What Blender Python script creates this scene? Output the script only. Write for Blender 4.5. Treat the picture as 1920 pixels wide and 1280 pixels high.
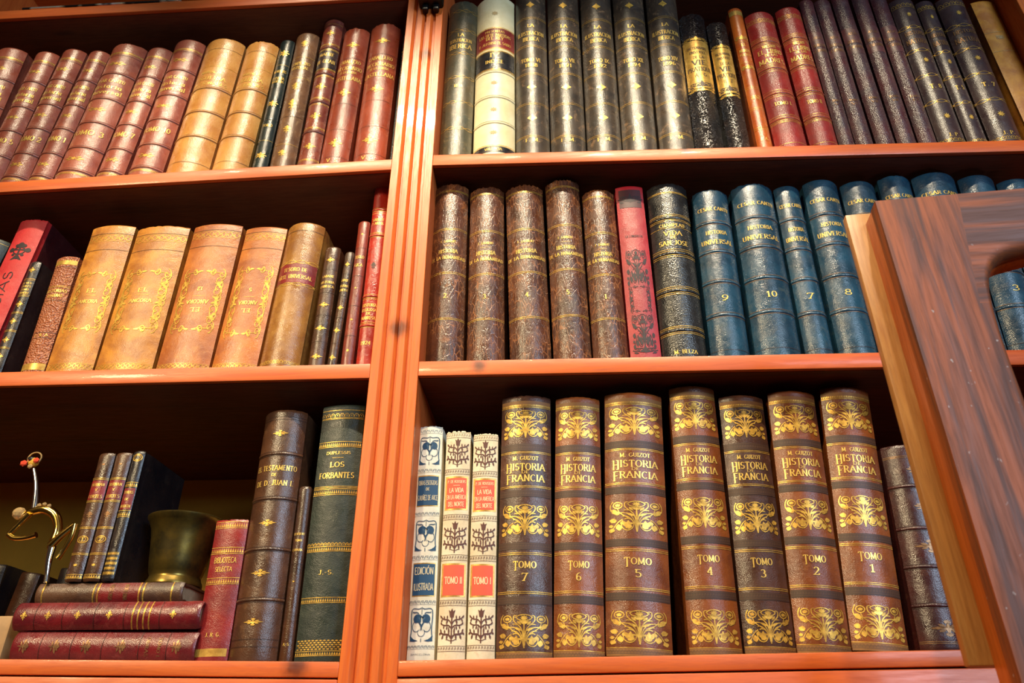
import bpy, bmesh, math, random
from mathutils import Vector, Matrix
random.seed(7)
for o in list(bpy.data.objects): bpy.data.objects.remove(o)
C = bpy.context.scene.collection
sc = bpy.context.scene
PI = math.pi

# ---------------------------------------------------------------- camera
cam = bpy.data.cameras.new('camera'); camo = bpy.data.objects.new('camera', cam); C.objects.link(camo)
cam.sensor_width = 36.0; cam.lens = 1400/1920*36.0
cam.clip_start = .02; cam.clip_end = 50
_p, _y = math.radians(29.3), math.radians(3.5)
camo.location = (0, -.9, 1.55)
fw = Vector((-math.sin(_y)*math.cos(_p), math.cos(_y)*math.cos(_p), math.sin(_p)))
rt = Vector((math.cos(_y), math.sin(_y), 0)); up = rt.cross(fw)
camo.matrix_world = Matrix(((rt.x, up.x, -fw.x, 0), (rt.y, up.y, -fw.y, -.9), (rt.z, up.z, -fw.z, 1.55), (0, 0, 0, 1)))
cam.dof.use_dof = True; cam.dof.focus_distance = 1.12; cam.dof.aperture_fstop = 9
sc.camera = camo
# ---------------------------------------------------------------- light
sc.view_settings.view_transform = 'Standard'; sc.view_settings.look = 'None'
sc.view_settings.gamma = 1; sc.view_settings.exposure = 0.0; sc.view_settings.use_curve_mapping = False
w = bpy.data.worlds.new('World'); sc.world = w; w.use_nodes = True
w.node_tree.nodes['Background'].inputs[0].default_value = (.62, .78, 1, 1)
w.node_tree.nodes['Background'].inputs[1].default_value = 1.2
def look_rot(a, b):
    return (Vector(b)-Vector(a)).to_track_quat('-Z', 'Y').to_euler()
def spot(name, loc, tgt, e, ang, blend, col, r=.03):
    l = bpy.data.lights.new(name, 'SPOT'); l.energy = e; l.spot_size = math.radians(ang); l.spot_blend = blend
    l.color = col; l.shadow_soft_size = r
    o = bpy.data.objects.new(name, l); C.objects.link(o); o.location = loc; o.rotation_euler = look_rot(loc, tgt)
    return o
def area(name, loc, tgt, e, sx, sy, col):
    l = bpy.data.lights.new(name, 'AREA'); l.shape = 'RECTANGLE'; l.size = sx; l.size_y = sy; l.energy = e; l.color = col
    o = bpy.data.objects.new(name, l); C.objects.link(o); o.location = loc; o.rotation_euler = look_rot(loc, tgt)
    return o
for sx, tx, tz, e in ((-1.0, -.95, 2.26, 105), (-.5, -.48, 2.24, 150), (.0, .0, 2.17, 185), (.48, .47, 2.14, 110)):
    spot('track_spot', (sx, -1.2, 3.75), (tx, .02, tz), e, 31, .55, (1, .84, .58), .03)
area('window_daylight', (1.9, -3.1, 2.85), (.35, 0, 1.9), 80, 1.3, 1.3, (.58, .78, 1))
spot('warm_fill_spot', (-1.7, -2.2, 3.1), (-.08, 0, 1.72), 265, 42, .8, (1, .78, .46), .2)  # added warm fill, no visible fixture; cone shaped to leave the top shelf dark

# ---------------------------------------------------------------- helpers
def srgb(r, g, b):
    f = lambda c: ((c/255+.055)/1.055)**2.4 if c > 10 else c/255/12.92
    return (f(r), f(g), f(b), 1)
def link(name, me, mat=None, parent=None, sharp=35):
    if sharp: 
        for p in me.polygons: p.use_smooth = True
        me.set_sharp_from_angle(angle=math.radians(sharp))
    if mat:
        for m in (mat if isinstance(mat, (list, tuple)) else [mat]): me.materials.append(m)
    o = bpy.data.objects.new(name, me); C.objects.link(o)
    if parent: o.parent = parent
    return o
def mesh(verts, faces, idx=None):
    me = bpy.data.meshes.new('mesh'); me.from_pydata(verts, [], faces); me.validate(); me.update()
    if idx:
        for p, i in zip(me.polygons, idx): p.material_index = i
    return me
def bm_mesh(bm):
    bmesh.ops.recalc_face_normals(bm, faces=bm.faces)
    me = bpy.data.meshes.new('mesh'); bm.to_mesh(me); bm.free(); return me
def add_box(bm, x0, x1, y0, y1, z0, z1, bev=0, slope=0):
    r = bmesh.ops.create_cube(bm, size=1)
    for v in r['verts']:
        v.co = Vector((x0+(v.co.x+.5)*(x1-x0), y0+(v.co.y+.5)*(y1-y0), z0+(v.co.z+.5)*(z1-z0)))
        v.co.z += slope*(v.co.x-x0)
    if bev:
        es = list({e for v in r['verts'] for e in v.link_edges})
        bmesh.ops.bevel(bm, geom=es, offset=bev, segments=2, affect='EDGES', profile=.5)
def box(name, a, mat, parent=None, bev=0, slope=0):
    bm = bmesh.new(); add_box(bm, *a, bev=bev, slope=slope); return link(name, bm_mesh(bm), mat, parent)
def prism(bm, poly, z0, z1):
    lo = [bm.verts.new((x, y, z0)) for x, y in poly]; hi = [bm.verts.new((x, y, z1)) for x, y in poly]
    n = len(poly)
    for i in range(n): bm.faces.new((lo[i], lo[(i+1) % n], hi[(i+1) % n], hi[i]))
    bm.faces.new(lo); bm.faces.new(hi)
def empty(name, loc, rot=(0, 0, 0)):
    o = bpy.data.objects.new(name, None); C.objects.link(o); o.location = loc; o.rotation_euler = rot; o.empty_display_size = .02
    return o
def tag(o, label, cat, group=None):
    o['label'] = label; o['category'] = cat
    if group: o['group'] = group
    return o
def struct(o): o['kind'] = 'structure'; return o

# ---------------------------------------------------------------- materials
class NT:
    def __init__(s, name):
        s.m = bpy.data.materials.new(name); s.m.use_nodes = True; s.t = s.m.node_tree; s.n = s.t.nodes; s.l = s.t.links
        s.b = s.n['Principled BSDF']
    def new(s, t, **k):
        n = s.n.new(t)
        for a, v in k.items(): setattr(n, a, v)
        return n
    def coord(s, scale=(1, 1, 1), rnd=True, rot=(0, 0, 0)):
        tc = s.new('ShaderNodeTexCoord'); mp = s.new('ShaderNodeMapping'); mp.inputs['Scale'].default_value = scale; mp.inputs['Rotation'].default_value = rot
        s.l.new(tc.outputs['Object'], mp.inputs['Vector'])
        if rnd:
            oi = s.new('ShaderNodeObjectInfo'); mu = s.new('ShaderNodeMath', operation='MULTIPLY'); mu.inputs[1].default_value = 37
            s.l.new(oi.outputs['Random'], mu.inputs[0]); cb = s.new('ShaderNodeCombineXYZ')
            for i in range(3): s.l.new(mu.outputs[0], cb.inputs[i])
            s.l.new(cb.outputs[0], mp.inputs['Location'])
        return mp.outputs[0]
    def noise(s, vec, scale, detail=4, rough=.55, dist=0):
        n = s.new('ShaderNodeTexNoise'); n.inputs['Scale'].default_value = scale; n.inputs['Detail'].default_value = detail
        n.inputs['Roughness'].default_value = rough; n.inputs['Distortion'].default_value = dist; s.l.new(vec, n.inputs['Vector']); return n.outputs[0]
    def vor(s, vec, scale, feat='F1'):
        n = s.new('ShaderNodeTexVoronoi', feature=feat); n.inputs['Scale'].default_value = scale; s.l.new(vec, n.inputs['Vector']); return n.outputs['Distance']
    def ramp(s, fac, stops):
        n = s.new('ShaderNodeValToRGB'); e = n.color_ramp.elements
        while len(e) < len(stops): e.new(.5)
        for k, (p, c) in zip(e, stops): k.position = p; k.color = c if not isinstance(c, (int, float)) else (c, c, c, 1)
        s.l.new(fac, n.inputs[0]); return n.outputs[0]
    def mix(s, fac, a, b, mode='MIX'):
        n = s.new('ShaderNodeMix', data_type='RGBA', blend_type=mode)
        for sock, v in ((n.inputs[0], fac), (n.inputs[6], a), (n.inputs[7], b)):
            if hasattr(v, 'is_output'): s.l.new(v, sock)
            else: sock.default_value = v
        return n.outputs[2]
    def math(s, op, a, b=None):
        n = s.new('ShaderNodeMath', operation=op)
        for i, v in enumerate((a, b)):
            if v is None: continue
            if hasattr(v, 'is_output'): s.l.new(v, n.inputs[i])
            else: n.inputs[i].default_value = v
        return n.outputs[0]
    def bump(s, h, strength, dist, prev=None):
        n = s.new('ShaderNodeBump'); n.inputs['Strength'].default_value = strength; n.inputs['Distance'].default_value = dist
        s.l.new(h, n.inputs['Height'])
        if prev: s.l.new(prev, n.inputs['Normal'])
        return n.outputs[0]
    def out(s, col=None, rough=None, norm=None, metal=None, coat=None, spec=None):
        for k, v in (('Base Color', col), ('Roughness', rough), ('Normal', norm), ('Coat Normal', norm), ('Metallic', metal), ('Coat Weight', coat), ('Specular IOR Level', spec)):
            if v is None: continue
            if hasattr(v, 'is_output'): s.l.new(v, s.b.inputs[k])
            else: s.b.inputs[k].default_value = v
        return s.m
def leather(name, c1, c2, rough=.42, wear=.3, wc=(170, 125, 85), grain=900, gb=.25, crack=0, mot=22, emboss=0, coat=.3):
    t = NT(name); v = t.coord()
    big = t.noise(v, mot, 5, .6, .4); vs = t.coord((1, 1, .35))
    fine = t.noise(vs, 160, 6, .7)
    col = t.mix(t.ramp(big, [(.38, 0.), (.62, 1.)]), srgb(*c1), srgb(*c2))
    scuff = t.math('MULTIPLY', t.ramp(t.noise(v, 55, 8, .75, .6), [(.56, 0.), (.66, 1.)]), wear)
    col = t.mix(scuff, col, srgb(*wc))
    sc2 = t.math('MULTIPLY', t.ramp(fine, [(.6, 0.), (.7, 1.)]), wear*.7)
    col = t.mix(sc2, col, srgb(*wc))
    h = t.vor(v, grain)
    nb = t.bump(h, min(1, gb), .0006*(1+4*max(0, gb-.5)))
    nb = t.bump(t.noise(v, 60, 5, .6), .45, .0016, nb)
    if crack:
        ck = t.vor(t.coord((1.6, 1.6, .55)), 110, 'DISTANCE_TO_EDGE')
        ckr = t.ramp(ck, [(0., 0.), (.07, 1.)]); m_ = t.ramp(t.noise(v, 30, 3), [(.42, 0.), (.6, crack)])
        col = t.mix(t.math('MULTIPLY', t.math('SUBTRACT', 1., ckr), m_), col, srgb(*wc))
        nb = t.bump(ckr, .3*crack, .0008, nb)
    if emboss:
        e = t.noise(t.coord(), 150, 1, .3, 2.5); e2 = t.ramp(e, [(.40, 0.), (.46, 1.), (.52, 0.), (.58, 1.), (.64, 0.)])
        nb = t.bump(e2, emboss, .006, nb)
    r = t.ramp(t.noise(v, 40, 5, .7), [(.3, max(.05, rough-.12)), (.7, rough+.14)])
    t.b.inputs['Coat Roughness'].default_value = rough*.8
    return t.out(col, r, nb, coat=coat, spec=.5)
def plain(name, c, rough=.6, metal=0, var=.25, scale=60, spec=.5):
    t = NT(name); v = t.coord(); n = t.noise(v, scale, 5, .65)
    d = tuple(int(k*(1-var)) for k in c)
    return t.out(t.mix(n, srgb(*c), srgb(*d)), rough, t.bump(n, .1, .0005), metal, spec=spec)
def gilt_mat(name, c=(238, 190, 84), worn=(126, 80, 36), k=.6):
    t = NT(name); v = t.coord(); n = t.ramp(t.noise(v, 130, 5, .7), [(.38, 1.), (.6, 0.)])
    return t.out(t.mix(t.math('MULTIPLY', n, k), srgb(*c), srgb(*worn)), .36, t.bump(t.noise(v, 300, 3), .2, .0004), .45)
def wood(name, c1, c2, c3, axis='Z', rough=.35, coat=.35, knots=(), gs=1.0, knotc=(70, 25, 10), dens=True):
    t = NT(name)
    s = {'X': (1.2, 14, 14), 'Y': (14, 1.2, 14), 'Z': (14, 14, 1.2)}[axis]; s = tuple(k*gs for k in s)
    v = t.coord(s, rnd=True)
    ring = t.noise(v, 3.2, 4, .5, .8); fib = t.noise(t.coord(tuple(k*6 for k in s)), 3.5, 5, .7)
    col = t.mix(t.ramp(ring, [(.35, 0.), (.5, .55), (.54, .2), (.68, 1.)]), srgb(*c1), srgb(*c2))
    col = t.mix(t.math('MULTIPLY', t.ramp(fib, [(.45, 0.), (.7, 1.)]), .45), col, srgb(*c3))
    if dens:
        sp = {'X': (1, 4, 4), 'Y': (4, 1, 4), 'Z': (4, 4, 1)}[axis]
        kv = t.vor(t.coord(sp), 3.1); kk = t.ramp(kv, [(.03, .85), (.085, 0.)])
        col = t.mix(kk, col, srgb(*knotc))
    tc = t.new('ShaderNodeTexCoord')
    for (kx, ky, kz, r) in knots:
        sub = t.new('ShaderNodeVectorMath', operation='SUBTRACT'); t.l.new(tc.outputs['Object'], sub.inputs[0]); sub.inputs[1].default_value = (kx, ky, kz)
        ln = t.new('ShaderNodeVectorMath', operation='LENGTH'); t.l.new(sub.outputs[0], ln.inputs[0])
        d = t.math('ADD', ln.outputs['Value'], t.math('MULTIPLY', t.math('SUBTRACT', t.noise(tc.outputs['Object'], 120, 2), .5), r*.5))
        col = t.mix(t.ramp(d, [(0., .9), (r*.5, .75), (r*.8, .35), (r*1.3, 0.)]), col, srgb(*knotc))
    return t.out(col, t.ramp(fib, [(.3, rough-.08), (.7, rough+.1)]), t.bump(fib, .12, .0006), coat=coat)

GILT = gilt_mat('gilt'); GILTT = gilt_mat('gilt_lettering', (246, 204, 104), (180, 130, 60), .35)
FAINT = gilt_mat('rubbed_gilt', (150, 110, 70), (80, 50, 35))
DM = {
 'gilt': GILT, 'faint': FAINT,
 'blind': plain('blind_tooling', (58, 30, 20), .5),
 'patch_dark': leather('dark_label', (30, 20, 22), (48, 28, 30), .35),
 'patch_plum': leather('plum_label', (86, 34, 38), (62, 26, 32), .45, .2),
 'label_red': leather('red_label', (132, 24, 26), (104, 20, 24), .4, .15),
 'label_black': leather('black_label', (20, 22, 26), (32, 32, 36), .3, .1),
 'label_blue': plain('blue_label', (34, 78, 112), .6, 0, .12),
 'label_coral': plain('coral_label', (226, 84, 56), .6, 0, .08),
 'gold_panel': gilt_mat('gold_panel', (206, 164, 78), (150, 104, 44)),
 'cap_tan': plain('tan_band', (150, 100, 48), .5, .1, .3, 120),
 'band_dark': plain('dark_band', (68, 42, 32), .5),
 'band_line': plain('dark_band_line', (104, 70, 46), .5),
 'red_dark_print': plain('dark_red_print', (74, 20, 26), .5),
 'ink_dark': plain('dark_ink', (44, 24, 30), .6),
 'ink_blue': plain('blue_ink', (28, 72, 104), .6, 0, .1),
 'ink_brown': plain('brown_ink', (92, 46, 34), .6, 0, .15),
 'cream': plain('cream_ink', (246, 226, 176), .6, 0, .08),
 'parch_line': plain('parchment_line', (196, 166, 112), .6, 0, .1),
}
PARTNAME = {'patch_dark': 'title_label', 'patch_plum': 'title_label', 'label_red': 'title_label', 'label_black': 'title_label', 'label_blue': 'title_label', 'label_coral': 'title_label',
 'gold_panel': 'gilt_panel', 'cap_tan': 'cap_band', 'band_dark': 'dark_band', 'red_dark_print': 'printed_panel'}
PLABEL = {'patch_dark': 'dark leather label', 'patch_plum': 'plum leather label', 'label_red': 'red label', 'label_black': 'black label', 'label_blue': 'blue printed label', 'label_coral': 'coral red printed label', 'gold_panel': 'gold blocked panel', 'cap_tan': 'pale tan band', 'band_dark': 'dark stamped band'}
M = {
 'rose': leather('rose_brown_calf', (164, 86, 62), (138, 64, 46), .34, .3, (196, 140, 110)),
 'tan': leather('yellow_tan_calf', (206, 146, 72), (184, 118, 52), .34, .25, (226, 180, 110), crack=.2),
 'greenblack': leather('dark_green_leather', (20, 34, 34), (30, 40, 36), .3, .15, (90, 90, 70)),
 'greybrown': leather('grey_brown_calf', (124, 86, 58), (96, 64, 42), .3, .4, (176, 140, 96)),
 'maroonbrown': leather('maroon_brown_calf', (138, 66, 46), (104, 44, 36), .32, .3, (190, 130, 90)),
 'redbrown': leather('red_brown_roan', (152, 66, 40), (126, 50, 30), .34, .3, (190, 110, 70)),
 'olive': leather('worn_green_calf', (60, 62, 48), (84, 72, 48), .36, .5, (140, 118, 80)),
 'vellum': leather('cream_vellum', (236, 222, 178), (224, 206, 156), .42, .2, (205, 175, 120)),
 'slate': leather('scuffed_dark_calf', (50, 42, 36), (72, 58, 44), .36, .7, (150, 116, 84), coat=.4, mot=34),
 'embossed': leather('embossed_black_leather', (30, 30, 34), (48, 38, 36), .3, .3, (120, 90, 60), emboss=.9),
 'orange': leather('orange_calf', (190, 92, 26), (160, 66, 18), .32, .25, (214, 140, 60)),
 'red': leather('crimson_roan', (156, 36, 30), (130, 30, 28), .34, .2, (196, 100, 80), gb=.4),
 'plum': leather('grained_plum_leather', (60, 38, 44), (78, 34, 38), .33, .3, (120, 96, 80), grain=620, gb=.55),
 'darkplum': leather('dark_plum_calf', (50, 36, 40), (66, 46, 44), .33, .3, (110, 88, 76)),
 'parchment': leather('ochre_parchment', (212, 142, 48), (172, 100, 30), .45, .4, (220, 164, 80)),
 'deepgreen': leather('deep_green_cloth', (34, 48, 34), (28, 36, 28), .45, .2),
 'redcloth': leather('faded_red_cloth', (200, 44, 44), (186, 34, 38), .55, .25, (220, 110, 90), grain=1400, coat=.05),
 'maroon': leather('maroon_board', (62, 18, 22), (50, 14, 20), .4, .15, (110, 60, 60)),
 'black': leather('black_leather', (26, 22, 26), (38, 30, 30), .32, .25, (96, 74, 60)),
 'pinktan': leather('grained_tan_leather', (164, 92, 54), (146, 76, 44), .42, .45, (206, 146, 84), grain=350, gb=1.),
 'calf': leather('golden_tan_calf', (198, 130, 44), (158, 94, 30), .4, .5, (128, 78, 34), mot=28),
 'calfred': leather('ruddy_tan_calf', (186, 108, 42), (148, 76, 28), .38, .4, (206, 140, 70), mot=20),
 'olivecalf': leather('olive_tan_calf', (154, 106, 48), (122, 76, 36), .3, .3, (190, 150, 84)),
 'umber': leather('dark_umber_calf', (72, 40, 20), (52, 30, 16), .32, .3, (120, 80, 46)),
 'brick': leather('brick_red_calf', (124, 44, 28), (100, 34, 24), .34, .25, (170, 90, 60)),
 'scarlet': leather('scarlet_leather', (164, 36, 20), (140, 26, 16), .28, .2, (196, 90, 50)),
 'cracked': leather('cracked_brown_leather', (86, 46, 26), (60, 32, 20), .3, .5, (170, 106, 60), crack=.7),
 'crimson': leather('crimson_cloth', (160, 28, 36), (140, 22, 32), .42, .2, (190, 70, 60), coat=.05),
 'blackgrain': leather('black_grained_leather', (24, 24, 26), (34, 32, 32), .3, .15, (90, 76, 60), grain=500, gb=.5),
 'teal': leather('blue_green_leather', (30, 68, 90), (24, 50, 68), .27, .28, (96, 104, 92)),
 'ivory': leather('ivory_paper', (238, 232, 212), (226, 214, 184), .6, .2, (190, 160, 110), grain=1500, gb=.1, coat=.05),
 'buff': leather('buff_paper', (222, 206, 176), (204, 184, 150), .6, .3, (160, 120, 80), grain=1500, gb=.1, coat=.05),
 'guizot': leather('chestnut_leather', (134, 70, 28), (104, 50, 20), .32, .35, (160, 104, 56), grain=1100),
 'guizotdark': leather('dark_chestnut_leather', (84, 50, 36), (62, 38, 30), .3, .35, (130, 92, 60), grain=1100),
 'oxblood': leather('oxblood_leather', (66, 26, 24), (48, 20, 22), .32, .3, (110, 70, 50)),
 'ruby': leather('ruby_leather', (138, 34, 32), (112, 26, 28), .36, .3, (176, 90, 66)),
 'walnut': leather('walnut_leather', (84, 52, 32), (62, 38, 26), .32, .3, (130, 92, 60)),
 'bottle': leather('bottle_green_cloth', (32, 42, 34), (26, 34, 30), .42, .2, (90, 92, 70), coat=.05),
 'stackred': leather('stack_red_leather', (116, 26, 30), (88, 18, 26), .32, .3, (160, 80, 70)),
 'stackbrown': leather('stack_brown_leather', (92, 60, 40), (66, 40, 30), .4, .4, (140, 110, 80)),
}
PAPER = plain('page_edges', (206, 184, 140), .8, 0, .3, 200)
WOODZ = wood('varnished_pine_upright', (216, 108, 42), (198, 86, 28), (168, 64, 20), 'Z', .38, .12, ((-.216, 0, 2.084, .017), (-.2085, 0, 2.652, .014), (-.216, 0, 1.50, .012)), dens=False)
WOODP = wood('matt_pine_side', (216, 108, 42), (198, 86, 28), (168, 64, 20), 'Z', .62, .0, dens=False)
WOODX = wood('varnished_pine_shelf', (214, 104, 44), (196, 84, 30), (164, 62, 20), 'X', .42, .1, ((-.1, 0, 2.020, .011), (-.3, 0, 1.644, .016), (.22, 0, 2.395, .010)))
WOODD = wood('dark_stained_wood', (100, 50, 30), (142, 68, 26), (66, 34, 24), 'Z', .55, .0, gs=.8, dens=False)
def door_wood():
    t = NT('dark_stained_door_wood'); tc = t.new('ShaderNodeTexCoord'); sx = t.new('ShaderNodeSeparateXYZ'); t.l.new(tc.outputs['Object'], sx.inputs[0])
    m = t.math('MULTIPLY', t.math('GREATER_THAN', t.math('SUBTRACT', sx.outputs[0], t.math('MULTIPLY', t.math('SUBTRACT', sx.outputs[2], 1.92), .12)), .072), t.math('MULTIPLY', t.math('LESS_THAN', sx.outputs[0], .365), t.math('GREATER_THAN', sx.outputs[2], 1.88)))
    v = t.mix(m, t.coord((24, 24, 1.4)), t.coord((1.4, 24, 24)))
    n = t.noise(v, 2.6, 4, .55, .6); f = t.noise(v, 9, 5, .7)
    col = t.mix(t.ramp(n, [(.42, 0.), (.6, 1.)]), srgb(98, 56, 40), srgb(158, 80, 32))
    col = t.mix(t.math('MULTIPLY', t.ramp(f, [(.45, 0.), (.65, 1.)]), .45), col, srgb(72, 42, 34))
    sp = t.ramp(t.noise(t.coord((1, 1, .6)), 150, 2, .5), [(.70, 0.), (.74, .8)]); sp = t.math('MULTIPLY', sp, t.ramp(t.noise(t.coord(), 9, 2), [(.45, 0.), (.6, 1.)]))
    col = t.mix(sp, col, srgb(176, 160, 158))
    return t.out(col, t.ramp(f, [(.3, .5), (.7, .66)]), t.bump(f, .25, .0008), coat=.0)
WOODD = door_wood()
WOODO = wood('orange_door_wood', (196, 96, 26), (168, 74, 16), (120, 54, 14), 'Z', .38, .3, dens=False)
WOODL = wood('pale_door_strip', (190, 138, 80), (164, 104, 48), (130, 80, 34), 'Z', .4, .25, dens=False)
OCHRE = plain('ochre_board', (206, 146, 34), .75, 0, .18, 12)
WOODS = wood('shade_darkened_shelf_board', (112, 50, 24), (90, 38, 18), (66, 26, 12), 'X', .55, .0)  # shade under the shelves is put into this darker board colour
INNER = wood('dark_case_back', (70, 34, 18), (56, 26, 14), (40, 18, 10), 'X', .6, .0)

# ---------------------------------------------------------------- lettering: single-stroke alphabet
def arc(cx, cy, rx, ry, a0, a1, n=9):
    return [(cx+rx*math.cos(math.radians(a0+(a1-a0)*i/n)), cy+ry*math.sin(math.radians(a0+(a1-a0)*i/n))) for i in range(n+1)]
G = {
 'A': (.74, [[(0, 0), (.37, 1)], [(.37, 1), (.74, 0)], [(.13, .34), (.61, .34)]]),
 'B': (.62, [[(.1, 0), (.1, 1)], [(.1, 1), (.35, 1)]+arc(.35, .77, .2, .23, 90, -90)+[(.1, .54)], [(.35, .54)]+arc(.37, .27, .24, .27, 90, -90)+[(.1, 0)]]),
 'C': (.66, [arc(.37, .5, .34, .5, 48, 312, 14)]),
 'D': (.7, [[(.1, 0), (.1, 1)], [(.1, 1), (.3, 1)]+arc(.32, .5, .36, .5, 90, -90, 12)+[(.1, 0)]]),
 'E': (.58, [[(.1, 0), (.1, 1)], [(.1, 1), (.55, 1)], [(.1, .52), (.45, .52)], [(.1, 0), (.57, 0)]]),
 'F': (.55, [[(.1, 0), (.1, 1)], [(.1, 1), (.54, 1)], [(.1, .52), (.44, .52)]]),
 'G': (.72, [arc(.38, .5, .35, .5, 48, 330, 14)+[(.68, .42)], [(.45, .42), (.7, .42)], [(.68, .42), (.68, .1)]]),
 'H': (.72, [[(.1, 0), (.1, 1)], [(.62, 0), (.62, 1)], [(.1, .52), (.62, .52)]]),
 'I': (.22, [[(.11, 0), (.11, 1)]]),
 'J': (.45, [[(.34, 1), (.34, .25)]+arc(.17, .22, .17, .22, 0, -150, 7)]),
 'K': (.68, [[(.1, 0), (.1, 1)], [(.62, 1), (.1, .42)], [(.28, .6), (.65, 0)]]),
 'L': (.55, [[(.1, 0), (.1, 1)], [(.1, 0), (.54, 0), (.54, .14)]]),
 'M': (.88, [[(.08, 0), (.1, 1)], [(.1, 1), (.44, .1)], [(.44, .1), (.76, 1)], [(.76, 1), (.8, 0)]]),
 'N': (.74, [[(.1, 0), (.1, 1)], [(.1, 1), (.64, 0)], [(.64, 0), (.64, 1)]]),
 'O': (.74, [arc(.37, .5, .34, .5, 0, 360, 20)]),
 'P': (.6, [[(.1, 0), (.1, 1)], [(.1, 1), (.34, 1)]+arc(.34, .75, .23, .25, 90, -90)+[(.1, .5)]]),
 'Q': (.74, [arc(.37, .5, .34, .5, 0, 360, 20), [(.42, .2), (.7, -.12)]]),
 'R': (.66, [[(.1, 0), (.1, 1)], [(.1, 1), (.34, 1)]+arc(.34, .76, .22, .24, 90, -90)+[(.1, .52)], [(.32, .52), (.64, 0)]]),
 'S': (.56, [arc(.29, .74, .22, .26, 30, 270, 10)+arc(.28, .25, .25, .25, 90, -150, 10)]),
 'T': (.66, [[(.33, 0), (.33, 1)], [(.03, .86), (.03, 1), (.63, 1), (.63, .86)]]),
 'U': (.7, [[(.1, 1), (.1, .3)]+arc(.35, .28, .25, .28, 180, 360, 10)+[(.6, 1)]]),
 'V': (.7, [[(0, 1), (.35, 0)], [(.35, 0), (.7, 1)]]),
 'X': (.68, [[(0, 1), (.66, 0)], [(.66, 1), (0, 0)]]),
 'Y': (.66, [[(0, 1), (.33, .48)], [(.66, 1), (.33, .48)], [(.33, .48), (.33, 0)]]),
 'Z': (.6, [[(.04, .86), (.04, 1), (.56, 1)], [(.56, 1), (.02, 0)], [(.02, 0), (.58, 0), (.58, .14)]]),
 'W': (.95, [[(0, 1), (.25, 0)], [(.25, 0), (.48, .9)], [(.48, .9), (.7, 0)], [(.7, 0), (.95, 1)]]),
 '0': (.56, [arc(.28, .5, .24, .5, 0, 360, 18)]),
 '1': (.36, [[(.04, .8), (.2, 1), (.2, 0)]]),
 '2': (.54, [arc(.27, .72, .22, .28, 165, -30, 9)+[(.04, 0)], [(.04, 0), (.52, 0), (.52, .14)]]),
 '3': (.52, [arc(.24, .76, .2, .24, 150, -90, 9), arc(.24, .27, .25, .27, 90, -150, 9)]),
 '4': (.58, [[(.42, 0), (.42, 1)], [(.42, 1), (.02, .3)], [(.02, .3), (.56, .3)]]),
 '5': (.54, [[(.48, 1), (.12, 1)], [(.12, 1), (.1, .55)], arc(.26, .3, .23, .3, 130, -150, 10)]),
 '6': (.54, [arc(.4, .55, .34, .45, 80, 180, 6)+arc(.27, .28, .21, .28, 180, 540, 14)]),
 '7': (.5, [[(.03, .84), (.03, 1), (.48, 1)], [(.48, 1), (.18, 0)]]),
 '8': (.54, [arc(.27, .76, .18, .24, 0, 360, 14), arc(.27, .26, .23, .26, 0, 360, 14)]),
 '9': (.54, [arc(.27, .7, .21, .3, 0, 360, 14), [(.48, .68), (.42, .3), (.16, 0)]]),
 '.': (.2, [[(.05, .03), (.17, .03)], [(.05, .09), (.17, .09)]]),
 '-': (.36, [[(.04, .42), (.32, .42)]]), ' ': (.34, []),
 'i': (.2, [[(.1, 0), (.1, .6)], [(.07, .8), (.14, .84)]]),
 's': (.42, [arc(.21, .45, .15, .16, 30, 270, 7)+arc(.2, .15, .17, .15, 90, -150, 7)]),
 't': (.34, [[(.16, .9), (.16, .1), (.3, 0)], [(.02, .6), (.32, .6)]]),
 'o': (.48, [arc(.24, .3, .2, .3, 0, 360, 14)]), 'r': (.38, [[(.08, 0), (.08, .6)], [(.08, .42), (.2, .58), (.34, .56)]]),
 'a': (.48, [arc(.22, .3, .19, .3, 0, 360, 12), [(.41, .6), (.41, 0)]]), 'n': (.5, [[(.08, 0), (.08, .6)], [(.08, .42), (.25, .6), (.4, .48), (.4, 0)]]),
 'v': (.46, [[(0, .6), (.22, 0)], [(.22, 0), (.44, .6)]]), 'e': (.46, [[(.04, .32), (.42, .32)]+arc(.23, .3, .19, .3, 5, 310, 12)]), 'l': (.2, [[(.1, 0), (.1, 1)]]),
}
G['Ñ'] = (G['N'][0], G['N'][1]+[[(.2, 1.14), (.32, 1.22), (.44, 1.14), (.56, 1.22)]])
G['Ó'] = (G['O'][0], G['O'][1]+[[(.34, 1.1), (.5, 1.28)]])
G['É'] = (G['E'][0], G['E'][1]+[[(.26, 1.1), (.42, 1.28)]])

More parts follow.
